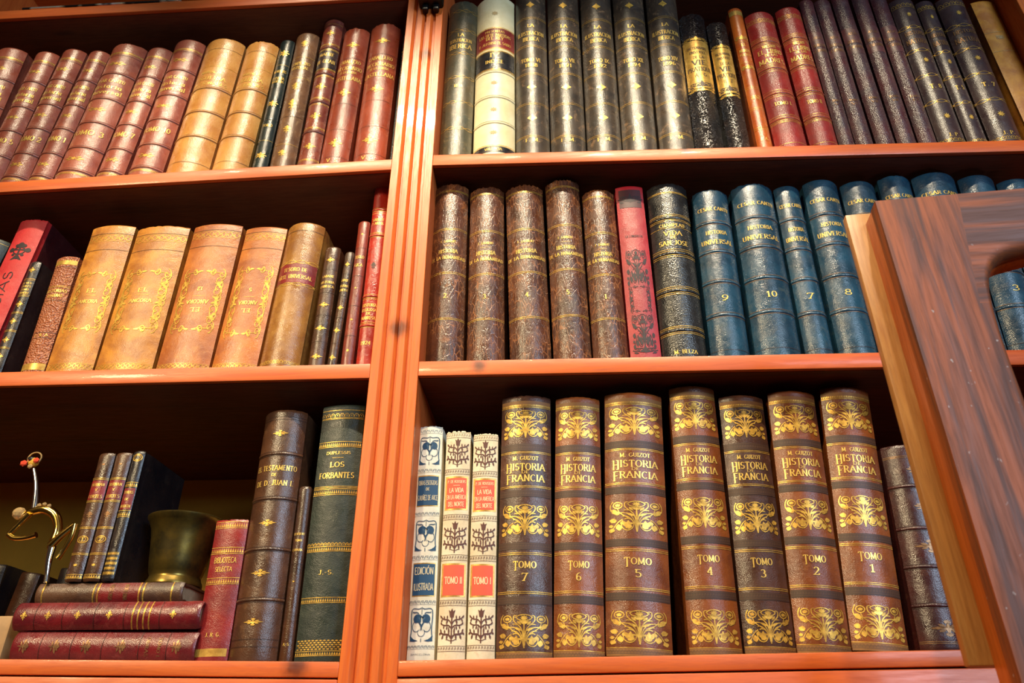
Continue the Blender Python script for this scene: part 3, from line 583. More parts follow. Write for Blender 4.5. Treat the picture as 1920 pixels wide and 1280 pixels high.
BOOKS = [  # name, base x, base z, width, height, lean, roundness of the spine, leather, depth, label, group, y, board, wear, turn, marks on the spine
('a0', -1.0364, 2.3874, 0.0632, 0.3775, -0.0231, 0.0165, 'rose', 0.15, 'rose-brown leather book cut by the left picture edge, leftmost on the top left shelf', 'rose-brown numbered volumes leaning on the top left shelf', 0.045, None, 0, 0, [('L', 0.9239, 'dots', 'gilt', 7.46), ('L', 0.9036, 'single', 'blind', 5.92), ('O', 0.8432, 'star', 16.09, 0.5, 'gilt'), ('B', 0.7718), ('T', 0.7172, 'CESAR CANTU', 7.06, 0.75, 'gilt'), ('T', 0.6749, 'Historia', 9.1, 0.72, 'gilt'), ('T', 0.6368, 'Universal', 9.0, 0.8, 'gilt'), ('B', 0.5915), ('O', 0.5136, 'star', 16.09, 0.5, 'gilt'), ('B', 0.4265), ('T', 0.3554, 'TOMO 4', 10.27, 0.78, 'gilt'), ('B', 0.2616), ('O', 0.1868, 'star', 16.02, 0.5, 'gilt'), ('B', 0.1169), ('L', 0.0972, 'dots', 'gilt', 6.0)]),
('a1', -0.9794, 2.3898, 0.0488, 0.3629, 0.0306, 0.0128, 'rose', 0.15, 'rose-brown leather book lettered TOMO 5, second from the left on the top left shelf', 'rose-brown numbered volumes leaning on the top left shelf', 0.045, None, 0, 0, [('L', 0.9239, 'dots', 'gilt', 7.46), ('L', 0.9036, 'single', 'blind', 5.92), ('O', 0.8432, 'star', 16.09, 0.5, 'gilt'), ('B', 0.7718), ('T', 0.7172, 'CESAR CANTU', 7.06, 0.75, 'gilt'), ('T', 0.6749, 'Historia', 9.1, 0.72, 'gilt'), ('T', 0.6368, 'Universal', 9.0, 0.8, 'gilt'), ('B', 0.5915), ('O', 0.5136, 'star', 16.09, 0.5, 'gilt'), ('B', 0.4265), ('T', 0.3554, 'TOMO 5', 10.27, 0.78, 'gilt'), ('B', 0.2616), ('O', 0.1868, 'star', 16.02, 0.5, 'gilt'), ('B', 0.1169), ('L', 0.0972, 'dots', 'gilt', 6.0)]),
('a2', -0.9296, 2.391, 0.0488, 0.3654, 0.0426, 0.0128, 'rose', 0.15, 'rose-brown leather book lettered TOMO 2 on the top left shelf', 'rose-brown numbered volumes leaning on the top left shelf', 0.045, None, 0, 0, [('L', 0.9239, 'dots', 'gilt', 7.46), ('L', 0.9036, 'single', 'blind', 5.92), ('O', 0.8432, 'star', 16.09, 0.5, 'gilt'), ('B', 0.7718), ('T', 0.7172, 'CESAR CANTU', 7.06, 0.75, 'gilt'), ('T', 0.6749, 'Historia', 9.1, 0.72, 'gilt'), ('T', 0.6368, 'Universal', 9.0, 0.8, 'gilt'), ('B', 0.5915), ('O', 0.5136, 'star', 16.09, 0.5, 'gilt'), ('B', 0.4265), ('T', 0.3554, 'TOMO 2', 10.27, 0.78, 'gilt'), ('B', 0.2616), ('O', 0.1868, 'star', 16.02, 0.5, 'gilt'), ('B', 0.1169), ('L', 0.0972, 'dots', 'gilt', 6.0)]),
('a3', -0.8827, 2.3921, 0.0423, 0.3577, 0.0573, 0.0111, 'rose', 0.15, 'rose-brown leather book lettered TOMO 1, narrow, on the top left shelf', 'rose-brown numbered volumes leaning on the top left shelf', 0.045, None, 0, 0, [('L', 0.9239, 'dots', 'gilt', 7.46), ('L', 0.9036, 'single', 'blind', 5.92), ('O', 0.8432, 'star', 16.09, 0.5, 'gilt'), ('B', 0.7718), ('T', 0.7172, 'CESAR CANTU', 7.06, 0.75, 'gilt'), ('T', 0.6749, 'Historia', 9.1, 0.72, 'gilt'), ('T', 0.6368, 'Universal', 9.0, 0.8, 'gilt'), ('B', 0.5915), ('O', 0.5136, 'star', 16.09, 0.5, 'gilt'), ('B', 0.4265), ('T', 0.3554, 'TOMO 1', 10.27, 0.78, 'gilt'), ('B', 0.2616), ('O', 0.1868, 'star', 16.02, 0.5, 'gilt'), ('B', 0.1169), ('L', 0.0972, 'dots', 'gilt', 6.0)]),
('a4', -0.8223, 2.3941, 0.0708, 0.3627, 0.0525, 0.0185, 'rose', 0.15, 'rose-brown leather book lettered TOMO 3, widest of its set, top left shelf', 'rose-brown numbered volumes leaning on the top left shelf', 0.045, None, 0.3, 0, [('L', 0.9239, 'dots', 'gilt', 7.46), ('L', 0.9036, 'single', 'blind', 5.92), ('O', 0.8432, 'star', 16.09, 0.5, 'gilt'), ('B', 0.7718), ('T', 0.7172, 'CESAR CANTU', 7.06, 0.75, 'gilt'), ('T', 0.6749, 'Historia', 9.1, 0.72, 'gilt'), ('T', 0.6368, 'Universal', 9.0, 0.8, 'gilt'), ('B', 0.5915), ('O', 0.5136, 'star', 16.09, 0.5, 'gilt'), ('B', 0.4265), ('T', 0.3554, 'TOMO 3', 10.27, 0.78, 'gilt'), ('B', 0.2616), ('O', 0.1868, 'star', 16.02, 0.5, 'gilt'), ('B', 0.1169), ('L', 0.0972, 'dots', 'gilt', 6.0)]),
('a5', -0.7582, 2.3948, 0.0492, 0.3527, 0.0512, 0.0129, 'rose', 0.15, 'rose-brown leather book lettered TOMO 7 on the top left shelf', 'rose-brown numbered volumes leaning on the top left shelf', 0.045, None, 0, 0, [('L', 0.9239, 'dots', 'gilt', 7.46), ('L', 0.9036, 'single', 'blind', 5.92), ('O', 0.8432, 'star', 16.09, 0.5, 'gilt'), ('B', 0.7718), ('T', 0.7172, 'CESAR CANTU', 7.06, 0.75, 'gilt'), ('T', 0.6749, 'Historia', 9.1, 0.72, 'gilt'), ('T', 0.6368, 'Universal', 9.0, 0.8, 'gilt'), ('B', 0.5915), ('O', 0.5136, 'star', 16.09, 0.5, 'gilt'), ('B', 0.4265), ('T', 0.3554, 'TOMO 7', 10.27, 0.78, 'gilt'), ('B', 0.2616), ('O', 0.1868, 'star', 16.02, 0.5, 'gilt'), ('B', 0.1169), ('L', 0.0972, 'dots', 'gilt', 6.0)]),
('a6', -0.6949, 2.3957, 0.0608, 0.3657, 0.0311, 0.0159, 'rose', 0.15, 'rose-brown leather book lettered TOMO 10, beside the yellow tan books', 'rose-brown numbered volumes leaning on the top left shelf', 0.045, None, 0, 0, [('L', 0.9239, 'dots', 'gilt', 7.46), ('L', 0.9036, 'single', 'blind', 5.92), ('O', 0.8432, 'star', 16.09, 0.5, 'gilt'), ('B', 0.7718), ('T', 0.7172, 'CESAR CANTU', 7.06, 0.75, 'gilt'), ('T', 0.6749, 'Historia', 9.1, 0.72, 'gilt'), ('T', 0.6368, 'Universal', 9.0, 0.8, 'gilt'), ('B', 0.5915), ('O', 0.5136, 'star', 16.09, 0.5, 'gilt'), ('B', 0.4265), ('T', 0.3554, 'TOMO 10', 10.27, 0.78, 'gilt'), ('B', 0.2616), ('O', 0.1868, 'star', 16.02, 0.5, 'gilt'), ('B', 0.1169), ('L', 0.0972, 'dots', 'gilt', 6.0)]),
('a7', -0.6203, 2.3974, 0.0762, 0.3569, 0.0252, 0.0199, 'tan', 0.15, 'yellow tan leather book, left one of the pair on the top left shelf', 'yellow tan pair on the top left shelf', 0.045, None, 0.2, 0, [('L', 0.9171, 'single', 'blind', 5.92), ('L', 0.7825, 'single', 'gilt', 5.75), ('T', 0.7386, 'MANUAL DE', 5.67, 0.5, 'gilt'), ('T', 0.6951, 'FIGUERIA', 8.39, 0.7, 'gilt'), ('T', 0.6561, 'DICCIONARES', 6.24, 0.8, 'gilt'), ('B', 0.6251), ('B', 0.459), ('B', 0.2927), ('L', 0.1234, 'single', 'blind', 4.82)]),
('a8', -0.5452, 2.3987, 0.0637, 0.3462, 0.0236, 0.0167, 'tan', 0.15, 'yellow tan leather book with torn head, beside the thin dark green book', 'yellow tan pair on the top left shelf', 0.045, None, 0.5, 0, [('L', 0.9171, 'single', 'blind', 5.92), ('L', 0.7825, 'single', 'gilt', 5.75), ('T', 0.7386, 'MANUAL DE', 5.67, 0.5, 'gilt'), ('T', 0.6951, 'FIGUERIA', 8.39, 0.7, 'gilt'), ('T', 0.6561, 'DICCIONARES', 6.24, 0.8, 'gilt'), ('B', 0.6251), ('B', 0.459), ('B', 0.2927), ('L', 0.1234, 'single', 'blind', 4.82)]),
('a9', -0.4929, 2.3986, 0.0275, 0.3578, 0.0077, 0.0072, 'greenblack', 0.14, 'thin dark green book with gilt stars right of the yellow tan pair', None, 0.045, None, 0, 0, [('O', 0.8915, 'star8', 17.75, 0.75, 'gilt'), ('L', 0.8017, 'single', 'gilt', 5.76), ('T', 0.7536, 'MEMORIAS', 6.44, 0.8, 'gilt'), ('T', 0.7021, 'ESPAÑA', 6.33, 0.75, 'gilt'), ('T', 0.6785, 'MODERNA', 5.62, 0.75, 'gilt'), ('L', 0.6319, 'single', 'blind', 5.55), ('O', 0.5213, 'star8', 16.14, 0.75, 'gilt'), ('L', 0.4102, 'single', 'blind', 5.22), ('T', 0.3703, 'TOMO', 5.83, 0.6, 'gilt'), ('L', 0.2704, 'single', 'gilt', 5.05), ('O', 0.1732, 'star8', 14.74, 0.75, 'gilt')]),
('a10', -0.4531, 2.3995, 0.0438, 0.3686, 0.0032, 0.0115, 'greybrown', 0.15, 'grey-brown glossy leather book between the thin dark green and the maroon-brown one', None, 0.045, None, 0, 0, [('O', 0.9139, 'fleuron', 19.42, 0.35, 'gilt'), ('L', 0.8138, 'single', 'gilt', 5.82), ('T', 0.7666, 'COMPENDIO', 7.19, 0.75, 'gilt'), ('T', 0.7355, 'HISTORIAL', 6.41, 0.7, 'gilt'), ('L', 0.6626, 'single', 'gilt', 5.6), ('O', 0.6023, 'fleuron', 19.31, 0.4, 'gilt'), ('O', 0.4772, 'fleuron', 29.3, 0.4, 'gilt'), ('L', 0.3985, 'single', 'blind', 5.23), ('O', 0.3145, 'fleuron', 17.88, 0.4, 'gilt'), ('L', 0.2189, 'single', 'gilt', 4.98), ('O', 0.162, 'fleuron', 15.92, 0.4, 'gilt')]),
('a11', -0.4086, 2.4005, 0.0376, 0.405, 0.0091, 0.0099, 'maroonbrown', 0.16, 'tall maroon-brown book with a dark title label, tallest on the top left shelf', None, 0.045, None, 0, 0, [('L', 0.9646, 'single', 'gilt', 6.2), ('O', 0.9001, 'cross', 15.27, 0.5, 'gilt'), ('L', 0.822, 'dots', 'gilt', 5.95), ('B', 0.8036), ('P', 0.653, 0.7926, 'patch_dark', 0.98), ('L', 0.7853, 'dots', 'gilt', 5.87), ('T', 0.7527, 'MADRE', 7.29, 0.7, 'gilt'), ('T', 0.7061, 'DE ORAN', 8.67, 0.85, 'gilt'), ('L', 0.6566, 'dots', 'gilt', 5.71), ('B', 0.6286), ('L', 0.6112, 'dots', 'gilt', 5.59), ('O', 0.5425, 'cross', 16.52, 0.6, 'gilt'), ('L', 0.4719, 'dots', 'gilt', 5.43), ('B', 0.4487), ('L', 0.4322, 'dots', 'gilt', 4.01), ('O', 0.3606, 'cross', 15.63, 0.6, 'gilt'), ('L', 0.2904, 'dots', 'gilt', 5.14), ('B', 0.2684), ('O', 0.1819, 'cross', 14.82, 0.6, 'gilt'), ('L', 0.1065, 'dots', 'gilt', 6.03)]),
('a12', -0.3639, 2.4018, 0.0495, 0.3719, 0.0209, 0.013, 'redbrown', 0.16, 'red-brown dictionary left of its twin on the top left shelf', 'red-brown dictionary pair', 0.045, None, 0.5, 0, [('O', 0.8667, 'cross', 14.83, 0.55, 'gilt'), ('L', 0.7696, 'single', 'blind', 5.77), ('T', 0.7429, 'CABALLERO', 7.92, 0.75, 'gilt'), ('L', 0.7239, 'rule', 'gilt', 5.74), ('T', 0.6975, 'DICCIONARIO', 8.53, 0.88, 'gilt'), ('T', 0.6675, 'DE LA LENGUA', 5.62, 0.6, 'gilt'), ('T', 0.6267, 'CASTELLANA', 9.06, 0.92, 'gilt'), ('L', 0.6157, 'rule', 'blind', 5.55), ('O', 0.5284, 'cross', 18.98, 0.5, 'gilt'), ('L', 0.4538, 'single', 'blind', 5.28), ('L', 0.2855, 'single', 'blind', 5.06), ('O', 0.1993, 'cross', 19.77, 0.5, 'gilt'), ('L', 0.1153, 'single', 'blind', 4.79), ('T', 0.093, 'V. S', 7.17, 0.35, 'gilt')]),
('a13', -0.3021, 2.4027, 0.0562, 0.3774, 0.004, 0.0147, 'redbrown', 0.16, 'red-brown dictionary nearest the fluted post, with a torn head', 'red-brown dictionary pair', 0.045, None, 0.8, 0, [('O', 0.8667, 'cross', 14.83, 0.55, 'gilt'), ('L', 0.7696, 'single', 'blind', 5.77), ('T', 0.7429, 'CABALLERO', 7.92, 0.75, 'gilt'), ('L', 0.7239, 'rule', 'gilt', 5.74), ('T', 0.6975, 'DICCIONARIO', 8.53, 0.88, 'gilt'), ('T', 0.6675, 'DE LA LENGUA', 5.62, 0.6, 'gilt'), ('T', 0.6267, 'CASTELLANA', 9.06, 0.92, 'gilt'), ('L', 0.6157, 'rule', 'blind', 5.55), ('O', 0.5284, 'cross', 18.98, 0.5, 'gilt'), ('L', 0.4538, 'single', 'blind', 5.28), ('L', 0.2855, 'single', 'blind', 5.06), ('O', 0.1993, 'cross', 19.77, 0.5, 'gilt'), ('L', 0.1153, 'single', 'blind', 4.79), ('T', 0.093, 'V. S', 7.17, 0.35, 'gilt')]),
('a14', -0.2593, 2.4037, 0.0153, 0.3553, 0.0057, 0.0041, 'greenblack', 0.14, 'dark green book half hidden behind the fluted middle post', None, 0.045, None, 0, 0, [('L', 0.8631, 'dots', 'gilt', 5.86), ('L', 0.8344, 'single', 'gilt', 5.83), ('L', 0.67, 'single', 'gilt', 5.58), ('L', 0.2891, 'single', 'blind', 5.05)]),
('c0', -0.155, 2.4074, 0.0546, 0.4262, 0.007, 0.0143, 'olive', 0.2, 'worn green book dated 1881 against the fluted post on the top right shelf', None, 0.045, None, 0.3, 0, [('L', 0.9284, 'braid', 'gilt', 9.33), ('L', 0.7993, 'braid', 'gilt', 8.99), ('T', 0.7677, 'LA', 7.42, 0.2, 'gilt'), ('T', 0.733, 'ILUSTRACION', 8.1, 0.72, 'gilt'), ('T', 0.6953, 'IBERICA', 10.91, 0.72, 'gilt'), ('L', 0.6512, 'braid', 'gilt', 8.61), ('L', 0.5063, 'braid', 'gilt', 8.22), ('T', 0.452, '1881', 6.73, 0.26, 'gilt'), ('L', 0.3583, 'braid', 'gilt', 7.88), ('L', 0.2112, 'braid', 'gilt', 7.5)]),
('c1', -0.0882, 2.4071, 0.0709, 0.4281, -0.0023, 0.0185, 'vellum', 0.2, 'thick cream vellum book with one red and one black label, top right shelf', None, 0.045, None, 0, 0, [('O', 0.8835, 'star8', 13.87, 0.2, 'parch_line'), ('P', 0.6576, 0.7843, 'label_red', 0.99), ('L', 0.7878, 'dots', 'gilt', 5.99), ('T', 0.7634, 'PRESCRITAS', 5.18, 0.5, 'gilt'), ('T', 0.7392, 'LAS SIETE PARTIDAS', 7.41, 0.8, 'gilt'), ('T', 0.7186, 'DEL REY', 7.32, 0.45, 'gilt'), ('T', 0.688, 'D. ALFONSO EL SABIO', 6.51, 0.8, 'gilt'), ('L', 0.6576, 'dots', 'gilt', 5.74), ('P', 0.526, 0.6409, 'label_black', 0.99), ('L', 0.6409, 'dots', 'gilt', 5.74), ('T', 0.6143, 'IV', 9.93, 0.22, 'gilt'), ('T', 0.5747, 'INDICE', 7.71, 0.45, 'gilt'), ('L', 0.5292, 'dots', 'gilt', 5.52), ('B', 0.5131), ('B', 0.3657), ('B', 0.222), ('P', 0.0638, 0.0931, 'label_black', 0.99), ('L', 0.0987, 'dots', 'gilt', 4.8), ('T', 0.0791, 'VALENCIA', 4.8, 0.4, 'gilt'), ('O', 0.4464, 'star8', 12.12, 0.2, 'parch_line'), ('O', 0.293, 'star8', 11.56, 0.2, 'parch_line'), ('O', 0.1669, 'star8', 11.05, 0.2, 'parch_line')]),
('c2', -0.0221, 2.4053, 0.0574, 0.5044, -0.0001, 0.015, 'slate', 0.24, 'dark scuffed folio dated 1888 right beside the cream vellum book', 'dark folio volumes of one set on the top right shelf', 0.045, None, 0, 0, [('O', 0.8011, 'diamond', 18.77, 0.28, 'gilt'), ('L', 0.7246, 'double', 'gilt', 6.1), ('T', 0.6827, 'LA', 8.27, 0.2, 'gilt'), ('T', 0.6413, 'ILUSTRACION', 9.63, 0.8, 'gilt'), ('T', 0.6092, 'IBERICA', 9.53, 0.5, 'gilt'), ('L', 0.5718, 'double', 'gilt', 5.75), ('T', 0.4984, 'TOMO VI.', 9.13, 0.62, 'gilt'), ('T', 0.4707, '1888', 8.32, 0.38, 'gilt'), ('L', 0.427, 'double', 'gilt', 5.5), ('O', 0.36, 'diamond', 17.35, 0.3, 'gilt'), ('L', 0.2792, 'double', 'gilt', 5.15), ('O', 0.2108, 'diamond', 17.66, 0.3, 'gilt'), ('L', 0.1272, 'double', 'gilt', 4.84), ('T', 0.1103, 'F. M.', 7.26, 0.4, 'gilt')]),
('c3', 0.0374, 2.4026, 0.0587, 0.4982, 0.0067, 0.0154, 'slate', 0.24, 'dark scuffed folio dated 1891, second of the five folios', 'dark folio volumes of one set on the top right shelf', 0.045, None, 0, 0, [('O', 0.8011, 'diamond', 18.77, 0.28, 'gilt'), ('L', 0.7246, 'double', 'gilt', 6.1), ('T', 0.6827, 'LA', 8.27, 0.2, 'gilt'), ('T', 0.6413, 'ILUSTRACION', 9.63, 0.8, 'gilt'), ('T', 0.6092, 'IBERICA', 9.53, 0.5, 'gilt'), ('L', 0.5718, 'double', 'gilt', 5.75), ('T', 0.4984, 'TOMO VII.', 9.13, 0.62, 'gilt'), ('T', 0.4707, '1891', 8.32, 0.38, 'gilt'), ('L', 0.427, 'double', 'gilt', 5.5), ('O', 0.36, 'diamond', 17.35, 0.3, 'gilt'), ('L', 0.2792, 'double', 'gilt', 5.15), ('O', 0.2108, 'diamond', 17.66, 0.3, 'gilt'), ('L', 0.1272, 'double', 'gilt', 4.84), ('T', 0.1103, 'F. M.', 7.26, 0.4, 'gilt')]),
('c4', 0.0975, 2.4014, 0.0575, 0.4898, 0.0133, 0.015, 'slate', 0.24, 'dark scuffed folio dated 1892, middle one of the five folios', 'dark folio volumes of one set on the top right shelf', 0.045, None, 0, 0, [('O', 0.8011, 'diamond', 18.77, 0.28, 'gilt'), ('L', 0.7246, 'double', 'gilt', 6.1), ('T', 0.6827, 'LA', 8.27, 0.2, 'gilt'), ('T', 0.6413, 'ILUSTRACION', 9.63, 0.8, 'gilt'), ('T', 0.6092, 'IBERICA', 9.53, 0.5, 'gilt'), ('L', 0.5718, 'double', 'gilt', 5.75), ('T', 0.4984, 'TOMO IX.', 9.13, 0.62, 'gilt'), ('T', 0.4707, '1892', 8.32, 0.38, 'gilt'), ('L', 0.427, 'double', 'gilt', 5.5), ('O', 0.36, 'diamond', 17.35, 0.3, 'gilt'), ('L', 0.2792, 'double', 'gilt', 5.15), ('O', 0.2108, 'diamond', 17.66, 0.3, 'gilt'), ('L', 0.1272, 'double', 'gilt', 4.84), ('T', 0.1103, 'F. M.', 7.26, 0.4, 'gilt')]),
('c5', 0.1562, 2.4002, 0.0574, 0.4889, 0.0213, 0.015, 'slate', 0.24, 'dark scuffed folio dated 1894, fourth of the five folios', 'dark folio volumes of one set on the top right shelf', 0.045, None, 0, 0, [('O', 0.8011, 'diamond', 18.77, 0.28, 'gilt'), ('L', 0.7246, 'double', 'gilt', 6.1), ('T', 0.6827, 'LA', 8.27, 0.2, 'gilt'), ('T', 0.6413, 'ILUSTRACION', 9.63, 0.8, 'gilt'), ('T', 0.6092, 'IBERICA', 9.53, 0.5, 'gilt'), ('L', 0.5718, 'double', 'gilt', 5.75), ('T', 0.4984, 'TOMO XII.', 9.13, 0.62, 'gilt'), ('T', 0.4707, '1894', 8.32, 0.38, 'gilt'), ('L', 0.427, 'double', 'gilt', 5.5), ('O', 0.36, 'diamond', 17.35, 0.3, 'gilt'), ('L', 0.2792, 'double', 'gilt', 5.15), ('O', 0.2108, 'diamond', 17.66, 0.3, 'gilt'), ('L', 0.1272, 'double', 'gilt', 4.84), ('T', 0.1103, 'F. M.', 7.26, 0.4, 'gilt')]),
('c6', 0.217, 2.3988, 0.0568, 0.4906, 0.0256, 0.0149, 'slate', 0.24, 'dark scuffed folio dated 1896 beside the embossed black pair', 'dark folio volumes of one set on the top right shelf', 0.045, None, 0, 0, [('O', 0.8011, 'diamond', 18.77, 0.28, 'gilt'), ('L', 0.7246, 'double', 'gilt', 6.1), ('T', 0.6827, 'LA', 8.27, 0.2, 'gilt'), ('T', 0.6413, 'ILUSTRACION', 9.63, 0.8, 'gilt'), ('T', 0.6092, 'IBERICA', 9.53, 0.5, 'gilt'), ('L', 0.5718, 'double', 'gilt', 5.75), ('T', 0.4984, 'TOMO XIV.', 9.13, 0.62, 'gilt'), ('T', 0.4707, '1896', 8.32, 0.38, 'gilt'), ('L', 0.427, 'double', 'gilt', 5.5), ('O', 0.36, 'diamond', 17.35, 0.3, 'gilt'), ('L', 0.2792, 'double', 'gilt', 5.15), ('O', 0.2108, 'diamond', 17.66, 0.3, 'gilt'), ('L', 0.1272, 'double', 'gilt', 4.84), ('T', 0.1103, 'F. M.', 7.26, 0.4, 'gilt')]),
('c7', 0.2709, 2.3975, 0.0463, 0.3673, 0.0223, 0.0121, 'embossed', 0.17, 'embossed black book with gold panel lettered A - G', 'embossed black pair', 0.045, None, 1.0, 0, [('P', 0.4659, 0.7939, 'gold_panel', 0.97), ('O', 0.8096, 'scrolls', 14.36, 0.92, 'gilt'), ('T', 0.7398, 'DICTIONNAIRE', 5.66, 0.7, 'blind'), ('T', 0.7092, 'UNIVERSEL', 5.58, 0.6, 'blind'), ('T', 0.675, 'DE LA', 6.24, 0.4, 'blind'), ('T', 0.6375, 'VIE', 10.98, 0.5, 'blind'), ('T', 0.5929, 'PRATIQUE', 9.48, 0.85, 'blind'), ('T', 0.5525, 'A - G', 8.08, 0.4, 'blind'), ('O', 0.4909, 'scrolls', 21.12, 0.88, 'blind'), ('O', 0.4552, 'scrolls', 10.43, 0.92, 'gilt')]),
('c8', 0.3207, 2.3968, 0.0358, 0.3453, 0.0036, 0.0094, 'embossed', 0.17, 'embossed black book with gold panel lettered H - Z', 'embossed black pair', 0.045, None, 0.6, 0, [('P', 0.4594, 0.7888, 'gold_panel', 0.97), ('O', 0.8052, 'scrolls', 14.19, 0.92, 'gilt'), ('T', 0.744, 'DICTIONNAIRE', 5.56, 0.7, 'blind'), ('T', 0.7118, 'UNIVERSEL', 5.52, 0.6, 'blind'), ('T', 0.6719, 'DE LA', 6.15, 0.4, 'blind'), ('T', 0.6324, 'VIE', 10.84, 0.5, 'blind'), ('T', 0.5855, 'PRATIQUE', 9.39, 0.85, 'blind'), ('T', 0.543, 'H - Z', 7.94, 0.4, 'blind'), ('O', 0.4896, 'scrolls', 20.92, 0.88, 'blind'), ('O', 0.4444, 'scrolls', 10.36, 0.92, 'gilt')]),
('c9', 0.3622, 2.3956, 0.025, 0.3854, -0.0014, 0.0066, 'orange', 0.16, 'thin orange leather book dated 1852, between the black pair and the crimson pair', None, 0.045, None, 0, 0, [('P', 0.9457, 0.9811, 'gold_panel', 0.97), ('O', 0.7849, 'scrolls', 17.31, 0.85, 'gilt'), ('L', 0.7551, 'single', 'gilt', 5.7), ('T', 0.7329, 'EL', 7.13, 0.3, 'gilt'), ('T', 0.6925, 'MUNDO', 7.01, 0.7, 'gilt'), ('T', 0.6634, 'POETICO', 4.89, 0.7, 'gilt'), ('L', 0.6131, 'single', 'gilt', 5.51), ('O', 0.5847, 'scrolls', 16.38, 0.85, 'gilt'), ('L', 0.4493, 'double', 'gilt', 6.55), ('T', 0.3886, '1852', 7.71, 0.55, 'gilt'), ('L', 0.3191, 'double', 'gilt', 6.32), ('L', 0.2, 'double', 'gilt', 6.09), ('T', 0.1374, 'J.-A.', 5.97, 0.5, 'gilt')]),
('c10', 0.4046, 2.395, 0.0523, 0.3629, -0.006, 0.0137, 'red', 0.16, 'crimson leather book lettered TOMO I., right of the thin orange book', 'crimson mothers books', 0.045, None, 0, 0, [('L', 0.9381, 'scallop', 'gilt', 8.89), ('L', 0.9178, 'single', 'gilt', 5.88), ('L', 0.798, 'double', 'gilt', 5.7), ('B', 0.7745), ('L', 0.7511, 'double', 'gilt', 5.66), ('T', 0.7356, 'NACENTE', 6.32, 0.45, 'gilt'), ('T', 0.7009, 'EL LIBRO', 9.76, 0.75, 'gilt'), ('T', 0.6742, 'DE LAS', 5.52, 0.4, 'gilt'), ('T', 0.6363, 'MADRES', 10.92, 0.8, 'gilt'), ('L', 0.6063, 'double', 'gilt', 5.41), ('B', 0.584), ('L', 0.5618, 'single', 'gilt', 5.37), ('L', 0.4349, 'single', 'gilt', 5.19), ('B', 0.4135), ('L', 0.3924, 'single', 'gilt', 5.12), ('T', 0.3469, 'TOMO I.', 7.59, 0.55, 'gilt'), ('L', 0.2712, 'single', 'gilt', 4.94), ('B', 0.2508), ('L', 0.2306, 'double', 'gilt', 3.67), ('L', 0.0985, 'single', 'gilt', 4.68)]),
('c11', 0.4575, 2.3936, 0.0454, 0.3751, -0.001, 0.0119, 'red', 0.16, 'crimson leather book lettered TOMO II., beside the plum volumes', 'crimson mothers books', 0.045, None, 0, 0, [('L', 0.9381, 'scallop', 'gilt', 8.89), ('L', 0.9178, 'single', 'gilt', 5.88), ('L', 0.798, 'double', 'gilt', 5.7), ('B', 0.7745), ('L', 0.7511, 'double', 'gilt', 5.66), ('T', 0.7356, 'NACENTE', 6.32, 0.45, 'gilt'), ('T', 0.7009, 'EL LIBRO', 9.76, 0.75, 'gilt'), ('T', 0.6742, 'DE LAS', 5.52, 0.4, 'gilt'), ('T', 0.6363, 'MADRES', 10.92, 0.8, 'gilt'), ('L', 0.6063, 'double', 'gilt', 5.41), ('B', 0.584), ('L', 0.5618, 'single', 'gilt', 5.37), ('L', 0.4349, 'single', 'gilt', 5.19), ('B', 0.4135), ('L', 0.3924, 'single', 'gilt', 5.12), ('T', 0.3469, 'TOMO II.', 7.59, 0.55, 'gilt'), ('L', 0.2712, 'single', 'gilt', 4.94), ('B', 0.2508), ('L', 0.2306, 'double', 'gilt', 3.67), ('L', 0.0985, 'single', 'gilt', 4.68)]),
('c12', 0.4941, 2.3918, 0.0256, 0.402, 0.0036, 0.0068, 'plum', 0.17, 'thin plum grained book touching the crimson pair, first of the five', 'plum grained thin volumes on the top right shelf', 0.045, None, 0, 0, [('P', 0.6741, 0.7714, 'patch_plum', 0.98), ('P', 0.6063, 0.6604, 'patch_plum', 0.98), ('T', 0.7328, 'ATLAS', 5.75, 0.5, 'faint'), ('L', 0.7085, 'rule', 'faint', 5.67), ('T', 0.6844, 'DERECHO', 6.37, 0.75, 'faint'), ('T', 0.6502, 'ESPAÑOL', 6.28, 0.75, 'faint'), ('T', 0.3391, 'TOMO', 4.44, 0.5, 'faint'), ('T', 0.3176, 'V', 4.39, 0.3, 'faint')]),
('c13', 0.5224, 2.3911, 0.0286, 0.4003, 0.0054, 0.0075, 'plum', 0.17, 'thin plum grained book, second of the five from the crimson pair', 'plum grained thin volumes on the top right shelf', 0.045, None, 0, 0, [('P', 0.6741, 0.7714, 'patch_plum', 0.98), ('P', 0.6063, 0.6604, 'patch_plum', 0.98), ('T', 0.7328, 'ATLAS', 5.75, 0.5, 'faint'), ('L', 0.7085, 'rule', 'faint', 5.67), ('T', 0.6844, 'DERECHO', 6.37, 0.75, 'faint'), ('T', 0.6502, 'ESPAÑOL', 6.28, 0.75, 'faint'), ('T', 0.3391, 'TOMO', 4.44, 0.5, 'faint'), ('T', 0.3176, 'VI', 4.39, 0.3, 'faint')]),
('c14', 0.5561, 2.3903, 0.0307, 0.4107, 0.0046, 0.0081, 'plum', 0.17, 'thin plum grained book, middle one of the five', 'plum grained thin volumes on the top right shelf', 0.045, None, 0, 0, [('P', 0.6741, 0.7714, 'patch_plum', 0.98), ('P', 0.6063, 0.6604, 'patch_plum', 0.98), ('T', 0.7328, 'ATLAS', 5.75, 0.5, 'faint'), ('L', 0.7085, 'rule', 'faint', 5.67), ('T', 0.6844, 'DERECHO', 6.37, 0.75, 'faint'), ('T', 0.6502, 'ESPAÑOL', 6.28, 0.75, 'faint'), ('T', 0.3391, 'TOMO', 4.44, 0.5, 'faint'), ('T', 0.3176, 'VII', 4.39, 0.3, 'faint')]),
